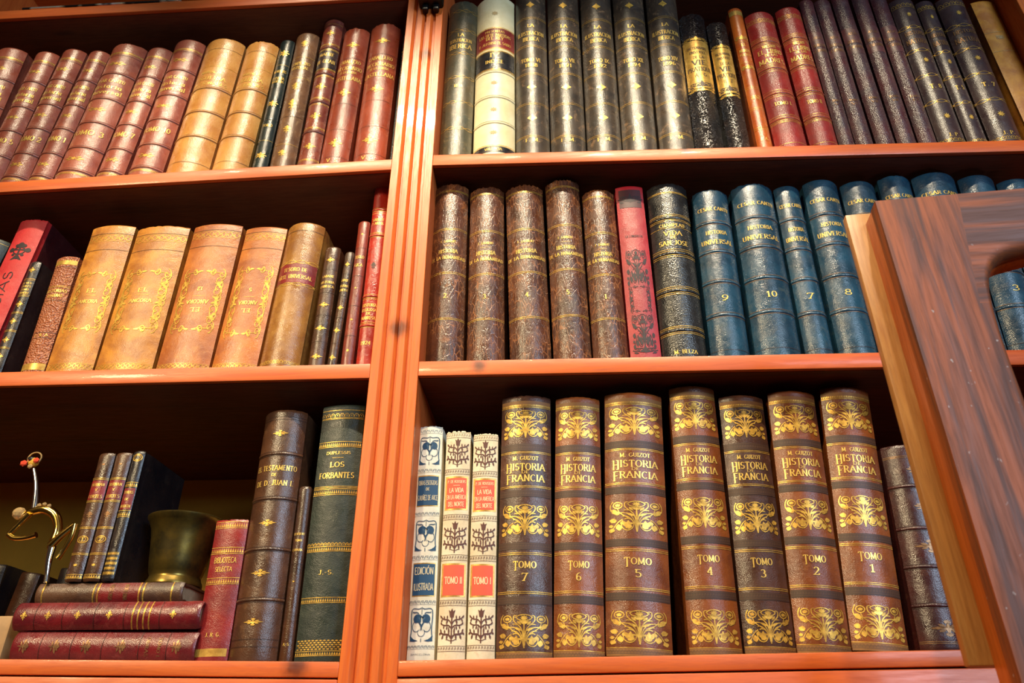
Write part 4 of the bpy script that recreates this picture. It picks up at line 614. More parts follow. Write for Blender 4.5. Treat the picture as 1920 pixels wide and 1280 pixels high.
('c15', 0.5895, 2.3896, 0.0303, 0.4161, 0.0128, 0.008, 'plum', 0.17, 'thin plum grained book, fourth of the five from the crimson pair', 'plum grained thin volumes on the top right shelf', 0.045, None, 0, 0, [('P', 0.6741, 0.7714, 'patch_plum', 0.98), ('P', 0.6063, 0.6604, 'patch_plum', 0.98), ('T', 0.7328, 'ATLAS', 5.75, 0.5, 'faint'), ('L', 0.7085, 'rule', 'faint', 5.67), ('T', 0.6844, 'DERECHO', 6.37, 0.75, 'faint'), ('T', 0.6502, 'ESPAÑOL', 6.28, 0.75, 'faint'), ('T', 0.3391, 'TOMO', 4.44, 0.5, 'faint'), ('T', 0.3176, 'VIII', 4.39, 0.3, 'faint')]),
('c16', 0.6223, 2.3888, 0.0292, 0.414, 0.0135, 0.0077, 'plum', 0.17, 'thin plum grained book, last of the five, left of the starred volumes', 'plum grained thin volumes on the top right shelf', 0.045, None, 0, 0, [('P', 0.6741, 0.7714, 'patch_plum', 0.98), ('P', 0.6063, 0.6604, 'patch_plum', 0.98), ('T', 0.7328, 'ATLAS', 5.75, 0.5, 'faint'), ('L', 0.7085, 'rule', 'faint', 5.67), ('T', 0.6844, 'DERECHO', 6.37, 0.75, 'faint'), ('T', 0.6502, 'ESPAÑOL', 6.28, 0.75, 'faint'), ('T', 0.3391, 'TOMO', 4.44, 0.5, 'faint'), ('T', 0.3176, 'IX', 4.39, 0.3, 'faint')]),
('c17', 0.6604, 2.3878, 0.0435, 0.3897, 0.0135, 0.0114, 'darkplum', 0.17, 'dark starred book lettered T. 8, right of the plum volumes', 'dark starred natural history volumes', 0.045, None, 0, 0, [('L', 0.9525, 'scallop', 'gilt', 12.0), ('O', 0.8801, 'star8', 13.21, 0.2, 'gilt'), ('L', 0.7944, 'chain', 'gilt', 10.05), ('T', 0.7541, 'HISTORIA', 8.53, 0.75, 'faint'), ('T', 0.7, 'NATURAL', 11.14, 0.82, 'faint'), ('L', 0.6396, 'chain', 'gilt', 9.59), ('O', 0.5733, 'star8', 13.44, 0.22, 'gilt'), ('L', 0.478, 'chain', 'gilt', 9.16), ('T', 0.4082, 'T. 8', 8.96, 0.4, 'gilt'), ('L', 0.3174, 'chain', 'gilt', 8.73), ('O', 0.229, 'star8', 13.33, 0.25, 'gilt'), ('T', 0.1219, 'J. P.', 7.01, 0.35, 'gilt'), ('L', 0.0979, 'scallop', 'gilt', 8.18)]),
('c18', 0.7002, 2.387, 0.0316, 0.3841, 0.0148, 0.0083, 'darkplum', 0.16, 'narrow dark starred book lettered T. 5, middle one of the three', 'dark starred natural history volumes', 0.045, None, 0, 0, [('L', 0.9525, 'scallop', 'gilt', 12.0), ('O', 0.8801, 'star8', 13.21, 0.2, 'gilt'), ('L', 0.7944, 'chain', 'gilt', 10.05), ('T', 0.7541, 'HISTORIA', 8.53, 0.75, 'faint'), ('T', 0.7, 'NATURAL', 11.14, 0.82, 'faint'), ('L', 0.6396, 'chain', 'gilt', 9.59), ('O', 0.5733, 'star8', 13.44, 0.22, 'gilt'), ('L', 0.478, 'chain', 'gilt', 9.16), ('T', 0.4082, 'T. 5', 8.96, 0.4, 'gilt'), ('L', 0.3174, 'chain', 'gilt', 8.73), ('O', 0.229, 'star8', 13.33, 0.25, 'gilt'), ('L', 0.0979, 'scallop', 'gilt', 8.18)]),
('c19', 0.7448, 2.3858, 0.0503, 0.3868, 0.017, 0.0132, 'darkplum', 0.17, 'dark starred book lettered T. 7, left of the ochre book', 'dark starred natural history volumes', 0.045, None, 0, 0, [('L', 0.9525, 'scallop', 'gilt', 12.0), ('O', 0.8801, 'star8', 13.21, 0.2, 'gilt'), ('L', 0.7944, 'chain', 'gilt', 10.05), ('T', 0.7541, 'HISTORIA', 8.53, 0.75, 'faint'), ('T', 0.7, 'NATURAL', 11.14, 0.82, 'faint'), ('L', 0.6396, 'chain', 'gilt', 9.59), ('O', 0.5733, 'star8', 13.44, 0.22, 'gilt'), ('L', 0.478, 'chain', 'gilt', 9.16), ('T', 0.4082, 'T. 7', 8.96, 0.4, 'gilt'), ('L', 0.3174, 'chain', 'gilt', 8.73), ('O', 0.229, 'star8', 13.33, 0.25, 'gilt'), ('T', 0.1219, 'J. P.', 7.01, 0.35, 'gilt'), ('L', 0.0979, 'scallop', 'gilt', 8.18)]),
('c20', 0.8068, 2.3841, 0.041, 0.3829, 0.0048, 0.0041, 'parchment', 0.16, 'ochre parchment book at the far right of the top shelf beside the right post', None, 0.045, None, 0, 0, [('T', 0.7388, 'TOMO', 8.42, 0.3, 'parch_line'), ('L', 0.7756, 'single', 'parch_line', 5.67), ('L', 0.6483, 'single', 'parch_line', 5.48)]),
('d0', -0.9462, 2.0359, 0.0588, 0.2648, 0.1081, 0.0154, 'deepgreen', 0.16, 'dark green book cut by the left picture edge behind the red cloth book', None, 0.045, None, 0, 0, [('L', 0.97, 'single', 'gilt', 1.2)]),
('d1', -0.8762, 2.0334, 0.0471, 0.3085, 0.0488, 0.0048, 'redcloth', 0.2, 'red cloth book with dark lettering CIENCIAS and maroon sides', None, 0.045, 'maroon', 0.3, 0, [('O', 0.7887, 'trefoil', 36.41, 0.8, 'ink_dark'), ('V', 0.1786, 0.6859, 'CIENCIAS', 0.3, 'ink_dark')]),
('d2', -0.8303, 2.0322, 0.0187, 0.2229, -0.0026, 0.0033, 'black', 0.13, 'small black leather book with gilt lozenges in front of the red cloth book', None, 0.045, None, 0, 0, [('O', 0.9236, 'cross', 11.43, 0.6, 'gilt'), ('L', 0.8403, 'double', 'gilt', 4.08), ('P', 0.7222, 0.8174, 'patch_dark', 0.96), ('T', 0.8083, 'LEYES', 3.57, 0.7, 'gilt'), ('T', 0.781, 'CIVILES', 3.54, 0.75, 'gilt'), ('T', 0.7538, 'TOMO', 3.52, 0.6, 'gilt'), ('T', 0.7267, 'PRIMERO', 3.5, 0.75, 'gilt'), ('L', 0.7043, 'double', 'gilt', 4.01), ('O', 0.6331, 'cross', 11.83, 0.62, 'gilt'), ('L', 0.5628, 'double', 'gilt', 3.41), ('O', 0.4935, 'cross', 11.52, 0.62, 'gilt'), ('L', 0.4166, 'double', 'gilt', 3.32), ('O', 0.3449, 'cross', 11.19, 0.62, 'gilt'), ('L', 0.2825, 'double', 'gilt', 3.23), ('O', 0.2168, 'cross', 10.92, 0.62, 'gilt')]),
('d3', -0.7715, 2.0323, 0.0364, 0.2284, -0.0281, 0.0062, 'pinktan', 0.14, 'small grained tan book with gold cap bands, middle left shelf', None, 0.045, None, 0, 0, [('P', 0.9276, 0.9781, 'gold_panel', 0.97), ('L', 0.9094, 'single', 'blind', 4.16), ('L', 0.7436, 'double', 'gilt', 3.52), ('T', 0.7084, 'HISTORIAS', 5.0, 0.85, 'gilt'), ('T', 0.6691, 'ROMANAS', 4.98, 0.65, 'gilt'), ('L', 0.6301, 'single', 'blind', 3.95), ('L', 0.3774, 'single', 'blind', 3.75), ('T', 0.3569, 'E. R. A.', 3.75, 0.6, 'gilt'), ('L', 0.3365, 'single', 'blind', 3.72), ('P', 0.0977, 0.1446, 'gold_panel', 0.97)]),
('d4', -0.7162, 2.0316, 0.0722, 0.2884, -0.0018, 0.0073, 'calf', 0.18, 'golden tan calf book with faint gilt frame, leftmost of the four', 'golden tan calf volumes with gilt scroll frames', 0.045, None, 0, 0, [('L', 0.9386, 'single', 'blind', 4.36), ('L', 0.9085, 'rings', 'gilt', 11.91), ('O', 0.4909, 'frame', 109.78, 0.84, 'gilt'), ('L', 0.0933, 'rings', 'gilt', 7.99), ('L', 0.8268, 'single', 'blind', 4.24), ('T', 0.5525, 'EL', 6.46, 0.2, 'gilt'), ('L', 0.5216, 'rule', 'gilt', 3.95), ('T', 0.4841, 'ANCORA', 5.88, 0.4, 'gilt')]),
('d5', -0.633, 2.0309, 0.0873, 0.2829, 0.0077, 0.0088, 'calf', 0.18, 'golden tan calf book with dark stained head, second of the four, widest', 'golden tan calf volumes with gilt scroll frames', 0.045, None, 0.2, 0, [('L', 0.9414, 'single', 'blind', 4.33), ('L', 0.9109, 'rings', 'gilt', 11.83), ('O', 0.4933, 'frame', 114.01, 0.84, 'gilt'), ('L', 0.0857, 'rings', 'gilt', 7.92), ('L', 0.8282, 'single', 'blind', 4.22), ('T', 0.5558, 'EL', 6.42, 0.2, 'gilt'), ('L', 0.5244, 'rule', 'gilt', 3.93), ('T', 0.4865, 'ANCORA', 5.83, 0.4, 'gilt')]),
('d6', -0.5434, 2.0307, 0.0801, 0.2831, 0.0167, 0.008, 'calfred', 0.18, 'tan calf book with upside-down gilt title, third of the four', 'golden tan calf volumes with gilt scroll frames', 0.045, None, 0, 0, [('L', 0.9548, 'single', 'blind', 4.33), ('L', 0.9243, 'rings', 'gilt', 11.84), ('O', 0.4828, 'frame', 113.46, 0.84, 'gilt'), ('L', 0.0776, 'rings', 'gilt', 7.9), ('L', 0.8416, 'single', 'blind', 4.22), ('T', 0.5518, '12', 5.92, 0.1, 'gilt', 'inv'), ('L', 0.5068, 'rule', 'gilt', 3.88), ('T', 0.4692, 'ANCORA', 6.29, 0.42, 'gilt', 'inv'), ('T', 0.4183, 'EL', 6.2, 0.2, 'gilt', 'inv')]),
('d7', -0.4659, 2.0307, 0.0674, 0.2744, 0.0328, 0.0068, 'calfred', 0.18, 'ruddy tan calf book with upside-down title numbered 5, beside the red-labelled book', 'golden tan calf volumes with gilt scroll frames', 0.045, None, 0, 0, [('L', 0.9593, 'single', 'blind', 4.28), ('L', 0.9281, 'rings', 'gilt', 11.72), ('O', 0.483, 'frame', 126.33, 0.84, 'gilt'), ('L', 0.0735, 'rings', 'gilt', 7.88), ('L', 0.8434, 'single', 'blind', 4.17), ('T', 0.5538, '5', 5.87, 0.06, 'gilt', 'inv'), ('L', 0.5076, 'rule', 'gilt', 3.9), ('T', 0.4689, 'ANCORA', 6.23, 0.42, 'gilt', 'inv'), ('T', 0.4168, 'EL', 6.18, 0.2, 'gilt', 'inv')]),
('d8', -0.398, 2.03, 0.0598, 0.2736, 0.0277, 0.0157, 'olivecalf', 0.19, 'olive tan round-backed book with a red title label, middle left shelf', None, 0.045, None, 0, 0, [('L', 0.94, 'single', 'blind', 4.27), ('L', 0.7165, 'chain', 'gilt', 7.09), ('P', 0.5785, 0.7055, 'label_red', 0.985), ('T', 0.6652, 'TESORO DE', 6.48, 0.6, 'gilt'), ('T', 0.618, 'ARTE UNIVERSAL', 6.4, 0.85, 'gilt'), ('L', 0.5677, 'chain', 'gilt', 6.84), ('L', 0.08, 'scallop', 'gilt', 6.07)]),
('d9', -0.3433, 2.029, 0.0243, 0.2312, 0.0045, 0.0064, 'umber', 0.14, 'short dark umber book with gilt sprigs right of the red-labelled book', 'short dark umber pair', 0.045, None, 0, 0, [('O', 0.8883, 'cross', 9.18, 0.6, 'gilt'), ('L', 0.8095, 'single', 'blind', 4.02), ('T', 0.7533, 'LABADIE', 3.98, 0.7, 'gilt'), ('T', 0.7062, 'HISTORIA', 3.93, 0.8, 'gilt'), ('T', 0.6722, 'CHINESCA', 3.91, 0.8, 'gilt'), ('L', 0.6259, 'single', 'blind', 3.88), ('O', 0.5304, 'cross', 8.56, 0.7, 'gilt'), ('L', 0.4528, 'single', 'blind', 3.75), ('O', 0.3525, 'cross', 9.18, 0.75, 'gilt'), ('L', 0.2543, 'single', 'blind', 3.61), ('O', 0.1466, 'cross', 8.81, 0.75, 'gilt')]),
('d10', -0.3207, 2.0291, 0.0141, 0.2221, 0.0275, 0.0038, 'umber', 0.14, 'short dark umber book mostly hidden behind the brick red book', 'short dark umber pair', 0.045, None, 0, 0, [('O', 0.8883, 'cross', 9.18, 0.6, 'gilt'), ('L', 0.8095, 'single', 'blind', 4.02), ('T', 0.7533, 'LABADIE', 3.98, 0.7, 'gilt'), ('T', 0.7062, 'HISTORIA', 3.93, 0.8, 'gilt'), ('T', 0.6722, 'CHINESCA', 3.91, 0.8, 'gilt'), ('L', 0.6259, 'single', 'blind', 3.88), ('O', 0.5304, 'cross', 8.56, 0.7, 'gilt'), ('L', 0.4528, 'single', 'blind', 3.75), ('O', 0.3525, 'cross', 9.18, 0.75, 'gilt'), ('L', 0.2543, 'single', 'blind', 3.61), ('O', 0.1466, 'cross', 8.81, 0.75, 'gilt')]),
('d11', -0.298, 2.0287, 0.0184, 0.2817, 0.0035, 0.0049, 'brick', 0.15, 'thin brick red book left of the tall scarlet one', None, 0.045, None, 0, 0, [('O', 0.9044, 'star8', 4.25, 0.2, 'gilt'), ('L', 0.8074, 'single', 'blind', 4.17), ('T', 0.7452, 'TEOLO', 5.13, 0.7, 'gilt'), ('T', 0.691, 'GICA', 5.07, 0.6, 'gilt'), ('L', 0.6198, 'single', 'blind', 3.97), ('O', 0.5395, 'star8', 3.89, 0.2, 'gilt'), ('L', 0.4268, 'single', 'blind', 3.8), ('O', 0.3402, 'star8', 4.62, 0.25, 'gilt'), ('L', 0.2425, 'single', 'blind', 3.61), ('O', 0.1534, 'star8', 5.32, 0.25, 'gilt')]),
('d12', -0.2727, 2.0288, 0.0233, 0.3545, -0.0053, 0.004, 'scarlet', 0.16, 'tall thin scarlet book dated 1924 against the fluted post', None, 0.045, None, 0, 0, [('B', 0.8579), ('L', 0.8361, 'single', 'gilt', 4.4), ('T', 0.7991, 'SARRET', 4.89, 0.75, 'gilt'), ('T', 0.7777, 'Y ARBOS', 4.86, 0.75, 'gilt'), ('L', 0.7262, 'single', 'gilt', 4.25), ('B', 0.7112), ('O', 0.5449, 'fleuron', 14.15, 0.4, 'blind'), ('B', 0.3864), ('L', 0.3701, 'single', 'gilt', 3.83), ('T', 0.3405, 'HISTORIA', 5.21, 0.85, 'gilt'), ('T', 0.3165, 'RELIGIOSA', 4.72, 0.88, 'gilt'), ('T', 0.298, 'DE', 4.18, 0.3, 'gilt'), ('T', 0.2769, 'MANRESA', 5.11, 0.85, 'gilt'), ('L', 0.256, 'single', 'gilt', 3.69), ('B', 0.2404), ('T', 0.1559, '1924', 5.81, 0.6, 'gilt')]),
('e0', -0.1552, 2.0297, 0.0543, 0.3438, -0.0052, 0.0142, 'cracked', 0.18, 'cracked brown book numbered 2 beside the fluted post, middle right shelf', 'cracked brown history volumes on the middle right shelf', 0.045, None, 0.5, 0, [('L', 0.9514, 'double', 'gilt', 3.37), ('L', 0.7272, 'double', 'gilt', 4.23), ('T', 0.6576, 'F. LAURENT', 3.92, 0.42, 'gilt'), ('L', 0.6337, 'rule', 'gilt', 4.13), ('T', 0.6041, 'HISTORIA', 6.6, 0.52, 'gilt'), ('T', 0.5688, 'DE LA HUMANIDAD', 5.54, 0.92, 'gilt'), ('L', 0.4851, 'double', 'gilt', 3.92), ('T', 0.3648, '2.', 7.56, 0.12, 'gilt'), ('L', 0.2486, 'double', 'gilt', 3.64)]),
('e1', -0.0957, 2.0292, 0.0545, 0.335, -0.0088, 0.0143, 'cracked', 0.18, 'cracked brown book numbered 3 on the middle right shelf', 'cracked brown history volumes on the middle right shelf', 0.045, None, 0.7, 0, [('L', 0.9514, 'double', 'gilt', 3.37), ('L', 0.7272, 'double', 'gilt', 4.23), ('T', 0.6576, 'F. LAURENT', 3.92, 0.42, 'gilt'), ('L', 0.6337, 'rule', 'gilt', 4.13), ('T', 0.6041, 'HISTORIA', 6.6, 0.52, 'gilt'), ('T', 0.5688, 'DE LA HUMANIDAD', 5.54, 0.92, 'gilt'), ('L', 0.4851, 'double', 'gilt', 3.92), ('T', 0.3648, '3.', 7.56, 0.12, 'gilt'), ('L', 0.2486, 'double', 'gilt', 3.64)]),
('e2', -0.0305, 2.029, 0.0594, 0.3355, -0.0228, 0.0156, 'cracked', 0.18, 'cracked brown book numbered 4 on the middle right shelf', 'cracked brown history volumes on the middle right shelf', 0.045, None, 0.6, 0, [('L', 0.9514, 'double', 'gilt', 3.37), ('L', 0.7272, 'double', 'gilt', 4.23), ('T', 0.6576, 'F. LAURENT', 3.92, 0.42, 'gilt'), ('L', 0.6337, 'rule', 'gilt', 4.13), ('T', 0.6041, 'HISTORIA', 6.6, 0.52, 'gilt'), ('T', 0.5688, 'DE LA HUMANIDAD', 5.54, 0.92, 'gilt'), ('L', 0.4851, 'double', 'gilt', 3.92), ('T', 0.3648, '4.', 7.56, 0.12, 'gilt'), ('L', 0.2486, 'double', 'gilt', 3.64)]),
('e3', 0.0292, 2.0281, 0.0541, 0.3456, -0.0148, 0.0142, 'cracked', 0.18, 'cracked brown book numbered 5, tallest of its set', 'cracked brown history volumes on the middle right shelf', 0.045, None, 0.9, 0, [('L', 0.9514, 'double', 'gilt', 3.37), ('L', 0.7272, 'double', 'gilt', 4.23), ('T', 0.6576, 'F. LAURENT', 3.92, 0.42, 'gilt'), ('L', 0.6337, 'rule', 'gilt', 4.13), ('T', 0.6041, 'HISTORIA', 6.6, 0.52, 'gilt'), ('T', 0.5688, 'DE LA HUMANIDAD', 5.54, 0.92, 'gilt'), ('L', 0.4851, 'double', 'gilt', 3.92), ('T', 0.3648, '5.', 7.56, 0.12, 'gilt'), ('L', 0.2486, 'double', 'gilt', 3.64)]),
('e4', 0.0835, 2.0273, 0.0502, 0.3225, -0.0076, 0.0132, 'cracked', 0.17, 'cracked brown book numbered 1, left of the crimson cloth book', 'cracked brown history volumes on the middle right shelf', 0.045, None, 0.4, 0, [('L', 0.9514, 'double', 'gilt', 3.37), ('L', 0.7272, 'double', 'gilt', 4.23), ('T', 0.6576, 'F. LAURENT', 3.92, 0.42, 'gilt'), ('L', 0.6337, 'rule', 'gilt', 4.13), ('T', 0.6041, 'HISTORIA', 6.6, 0.52, 'gilt'), ('T', 0.5688, 'DE LA HUMANIDAD', 5.54, 0.92, 'gilt'), ('L', 0.4851, 'double', 'gilt', 3.92), ('T', 0.3648, '1.', 7.56, 0.12, 'gilt'), ('L', 0.2486, 'double', 'gilt', 3.64)]),
('e5', 0.1328, 2.0266, 0.0434, 0.3345, -0.0032, 0.0044, 'crimson', 0.18, 'crimson cloth book with dark printed floral ornament', None, 0.045, None, 0, 0, [('P', 0.8671, 0.9753, 'red_dark_print', 0.8), ('T', 0.6967, 'LA CONQUISTA', 4.11, 0.6, 'ink_dark'), ('O', 0.9224, 'scrolls', 26.32, 0.78, 'ink_dark'), ('O', 0.5253, 'palmette', 64.79, 0.72, 'ink_dark'), ('O', 0.3536, 'frame', 46.66, 0.72, 'ink_dark'), ('O', 0.1903, 'palmette', 56.86, 0.72, 'ink_dark'), ('O', 0.0986, 'scrolls', 17.26, 0.72, 'ink_dark')]),
('e6', 0.1866, 2.0259, 0.0623, 0.3282, 0.0149, 0.0163, 'blackgrain', 0.18, 'wide black grained book with raised bands lettered VIDA DE SAN JOSE', None, 0.045, None, 0.3, 0, [('L', 0.939, 'double', 'gilt', 3.28), ('L', 0.8054, 'single', 'gilt', 4.2), ('B', 0.7862), ('L', 0.7672, 'single', 'gilt', 4.13), ('T', 0.7419, 'CHAMPEAU', 5.68, 0.6, 'gilt'), ('L', 0.7263, 'single', 'gilt', 4.1), ('T', 0.6951, 'VIDA', 7.65, 0.42, 'gilt'), ('T', 0.6704, 'DE', 5.05, 0.15, 'gilt'), ('T', 0.6397, 'SAN JOSE', 8.01, 0.68, 'gilt'), ('L', 0.6032, 'single', 'gilt', 3.97), ('B', 0.5821), ('L', 0.5611, 'single', 'gilt', 3.91), ('L', 0.3978, 'single', 'gilt', 3.74), ('B', 0.3779), ('L', 0.3581, 'single', 'gilt', 3.68), ('L', 0.1932, 'single', 'gilt', 3.51), ('B', 0.1745), ('L', 0.1559, 'single', 'gilt', 3.48), ('T', 0.067, 'M. BELZA', 5.51, 0.5, 'gilt')]),
('e7', 0.2499, 2.0256, 0.054, 0.3134, 0.0276, 0.0141, 'teal', 0.19, 'blue-green ribbed book numbered 9, first after the black grained book', 'blue-green world history volumes on the middle right shelf', 0.045, None, 0.2, 0, [('T', 0.8756, 'CESAR CANTU', 6.37, 0.82, 'gilt'), ('B', 0.7908), ('T', 0.7301, 'HISTORIA', 6.63, 0.56, 'gilt'), ('T', 0.6735, 'UNIVERSAL', 7.53, 0.82, 'gilt'), ('B', 0.6178), ('B', 0.444), ('T', 0.3517, '9', 9.17, 0.22, 'gilt'), ('B', 0.2618), ('L', 0.0783, 'single', 'blind', 3.38)]),
('e8', 0.3164, 2.0249, 0.0635, 0.3216, 0.0262, 0.0166, 'teal', 0.19, 'blue-green ribbed book numbered 10', 'blue-green world history volumes on the middle right shelf', 0.045, None, 0.3, 0, [('T', 0.8756, 'CESAR CANTU', 6.37, 0.82, 'gilt'), ('B', 0.7908), ('T', 0.7301, 'HISTORIA', 6.63, 0.56, 'gilt'), ('T', 0.6735, 'UNIVERSAL', 7.53, 0.82, 'gilt'), ('B', 0.6178), ('B', 0.444), ('T', 0.3517, '10', 9.17, 0.22, 'gilt'), ('B', 0.2618), ('L', 0.0783, 'single', 'blind', 3.38)]),
('e9', 0.3734, 2.024, 0.039, 0.3196, 0.0182, 0.0103, 'teal', 0.19, 'narrow blue-green ribbed book numbered 7', 'blue-green world history volumes on the middle right shelf', 0.045, None, 0, 0, [('T', 0.8756, 'CESAR CANTU', 6.37, 0.82, 'gilt'), ('B', 0.7908), ('T', 0.7301, 'HISTORIA', 6.63, 0.56, 'gilt'), ('T', 0.6735, 'UNIVERSAL', 7.53, 0.82, 'gilt'), ('B', 0.6178), ('B', 0.444), ('T', 0.3517, '7', 9.17, 0.22, 'gilt'), ('B', 0.2618), ('L', 0.0783, 'single', 'blind', 3.38)]),
('e10', 0.426, 2.0236, 0.0528, 0.3272, 0.0207, 0.0138, 'teal', 0.19, 'blue-green ribbed book numbered 8, left of the dark door', 'blue-green world history volumes on the middle right shelf', 0.045, None, 0, 0, [('T', 0.8756, 'CESAR CANTU', 6.37, 0.82, 'gilt'), ('B', 0.7908), ('T', 0.7301, 'HISTORIA', 6.63, 0.56, 'gilt'), ('T', 0.6735, 'UNIVERSAL', 7.53, 0.82, 'gilt'), ('B', 0.6178), ('B', 0.444), ('T', 0.3517, '8', 9.17, 0.22, 'gilt'), ('B', 0.2618), ('L', 0.0783, 'single', 'blind', 3.38)]),
('e11', 0.482, 2.0231, 0.0521, 0.3219, 0.0241, 0.0136, 'teal', 0.19, 'blue-green book whose head shows just left of the door corner', 'blue-green world history volumes on the middle right shelf', 0.045, None, 0, 0, [('T', 0.8756, 'CESAR CANTU', 6.37, 0.82, 'gilt'), ('B', 0.7908), ('T', 0.7301, 'HISTORIA', 6.63, 0.56, 'gilt'), ('T', 0.6735, 'UNIVERSAL', 7.53, 0.82, 'gilt'), ('B', 0.6178), ('B', 0.444), ('T', 0.3517, '5', 9.17, 0.22, 'gilt'), ('B', 0.2618), ('L', 0.0783, 'single', 'blind', 3.38)]),
('e12', 0.5355, 2.0229, 0.049, 0.3312, 0.039, 0.0129, 'teal', 0.19, 'blue-green book with worn left edge, head above the door corner', 'blue-green world history volumes on the middle right shelf', 0.045, None, 0.2, 0, [('T', 0.8756, 'CESAR CANTU', 6.37, 0.82, 'gilt'), ('B', 0.7908), ('T', 0.7301, 'HISTORIA', 6.63, 0.56, 'gilt'), ('T', 0.6735, 'UNIVERSAL', 7.53, 0.82, 'gilt'), ('B', 0.6178), ('B', 0.444), ('T', 0.3517, '6', 9.17, 0.22, 'gilt'), ('B', 0.2618), ('L', 0.0783, 'single', 'blind', 3.38)]),
('e13', 0.5937, 2.0228, 0.0652, 0.3309, 0.0465, 0.0171, 'teal', 0.19, 'widest blue-green book, its head above the middle of the door top', 'blue-green world history volumes on the middle right shelf', 0.045, None, 0, 0, [('T', 0.8756, 'CESAR CANTU', 6.37, 0.82, 'gilt'), ('B', 0.7908), ('T', 0.7301, 'HISTORIA', 6.63, 0.56, 'gilt'), ('T', 0.6735, 'UNIVERSAL', 7.53, 0.82, 'gilt'), ('B', 0.6178), ('B', 0.444), ('T', 0.3517, '4', 9.17, 0.22, 'gilt'), ('B', 0.2618), ('L', 0.0783, 'single', 'blind', 3.38)]),
('e14', 0.6542, 2.0222, 0.0536, 0.3255, 0.0575, 0.014, 'teal', 0.19, 'blue-green book above the door top, second from the right picture edge', 'blue-green world history volumes on the middle right shelf', 0.045, None, 0, 0, [('T', 0.8756, 'CESAR CANTU', 6.37, 0.82, 'gilt'), ('B', 0.7908), ('T', 0.7301, 'HISTORIA', 6.63, 0.56, 'gilt'), ('T', 0.6735, 'UNIVERSAL', 7.53, 0.82, 'gilt'), ('B', 0.6178), ('B', 0.444), ('T', 0.3517, '3', 9.17, 0.22, 'gilt'), ('B', 0.2618), ('L', 0.0783, 'single', 'blind', 3.38)]),
('e15', 0.7087, 2.0218, 0.0531, 0.3153, 0.0644, 0.0139, 'teal', 0.19, 'blue-green book at the right picture edge above the door top', 'blue-green world history volumes on the middle right shelf', 0.045, None, 0, 0, [('T', 0.8756, 'CESAR CANTU', 6.37, 0.82, 'gilt'), ('B', 0.7908), ('T', 0.7301, 'HISTORIA', 6.63, 0.56, 'gilt'), ('T', 0.6735, 'UNIVERSAL', 7.53, 0.82, 'gilt'), ('B', 0.6178), ('B', 0.444), ('T', 0.3517, '2', 9.17, 0.22, 'gilt'), ('B', 0.2618), ('L', 0.0783, 'single', 'blind', 3.38)]),
('k0', -0.1662, 1.6487, 0.0325, 0.3017, -0.0098, 0.0043, 'ivory', 0.17, 'ivory book with blue pansy panels against the fluted post, lowest right shelf', None, 0.045, None, 0.2, 0, [('L', 0.9714, 'greek', 'ink_blue', 5.49), ('O', 0.8818, 'pansy', 41.15, 0.84, 'ink_blue'), ('L', 0.7872, 'greek', 'ink_blue', 5.19), ('P', 0.6266, 0.7652, 'gold_panel', 0.86), ('P', 0.6313, 0.7603, 'label_blue', 0.82), ('T', 0.7312, 'OBRAS ESCOGIDAS', 5.85, 0.74, 'cream', 'sans'), ('T', 0.7023, 'DE', 3.59, 0.14, 'cream', 'sans'), ('T', 0.6643, 'G.NUÑEZ DE ARCE', 6.43, 0.78, 'cream', 'sans'), ('L', 0.594, 'greek', 'ink_blue', 4.89), ('O', 0.5027, 'pansy', 40.75, 0.84, 'ink_blue'), ('L', 0.4095, 'greek', 'ink_blue', 5.28), ('P', 0.2537, 0.3877, 'gold_panel', 0.86), ('P', 0.2579, 0.3833, 'label_blue', 0.82), ('T', 0.3552, 'EDICIÓN', 8.45, 0.7, 'cream', 'sans'), ('T', 0.2914, 'ILUSTRADA', 8.24, 0.72, 'cream', 'sans'), ('L', 0.2309, 'greek', 'ink_blue', 4.98), ('O', 0.1474, 'pansy', 40.0, 0.84, 'ink_blue'), ('L', 0.0622, 'greek', 'ink_blue', 4.1), ('T', 0.035, 'BARCELONA', 1.78, 0.7, 'ink_blue', 'sans')]),
('k1', -0.13, 1.649, 0.033, 0.2933, -0.002, 0.0043, 'buff', 0.17, 'buff book with coral labels lettered TOMO II', 'buff thistle pair', 0.045, None, 0.4, 0, [('L', 0.9767, 'fret', 'ink_brown', 6.98), ('O', 0.893, 'thistle', 40.94, 0.84, 'ink_brown'), ('L', 0.8012, 'fret', 'ink_brown', 6.63), ('P', 0.6247, 0.7786, 'gold_panel', 0.9), ('P', 0.6318, 0.7711, 'label_coral', 0.78), ('T', 0.7537, 'P. DE ROUSIERS', 3.64, 0.7, 'cream', 'sans'), ('L', 0.7364, 'rule', 'cream', 2.9), ('T', 0.7142, 'LA VIDA', 6.13, 0.55, 'cream', 'sans'), ('T', 0.6825, 'EN LA AMERICA', 5.69, 0.74, 'cream', 'sans'), ('T', 0.651, 'DEL NORTE', 5.66, 0.62, 'cream', 'sans'), ('L', 0.5937, 'fret', 'ink_brown', 6.25), ('O', 0.5073, 'thistle', 40.59, 0.84, 'ink_brown'), ('L', 0.4186, 'fret', 'ink_brown', 6.57), ('P', 0.2566, 0.394, 'gold_panel', 0.9), ('P', 0.263, 0.3873, 'label_coral', 0.78), ('T', 0.3235, 'TOMO II', 8.33, 0.64, 'cream', 'sans'), ('L', 0.2332, 'fret', 'ink_brown', 6.22), ('O', 0.1434, 'thistle', 39.85, 0.84, 'ink_brown'), ('L', 0.0561, 'fret', 'ink_brown', 5.87)]),
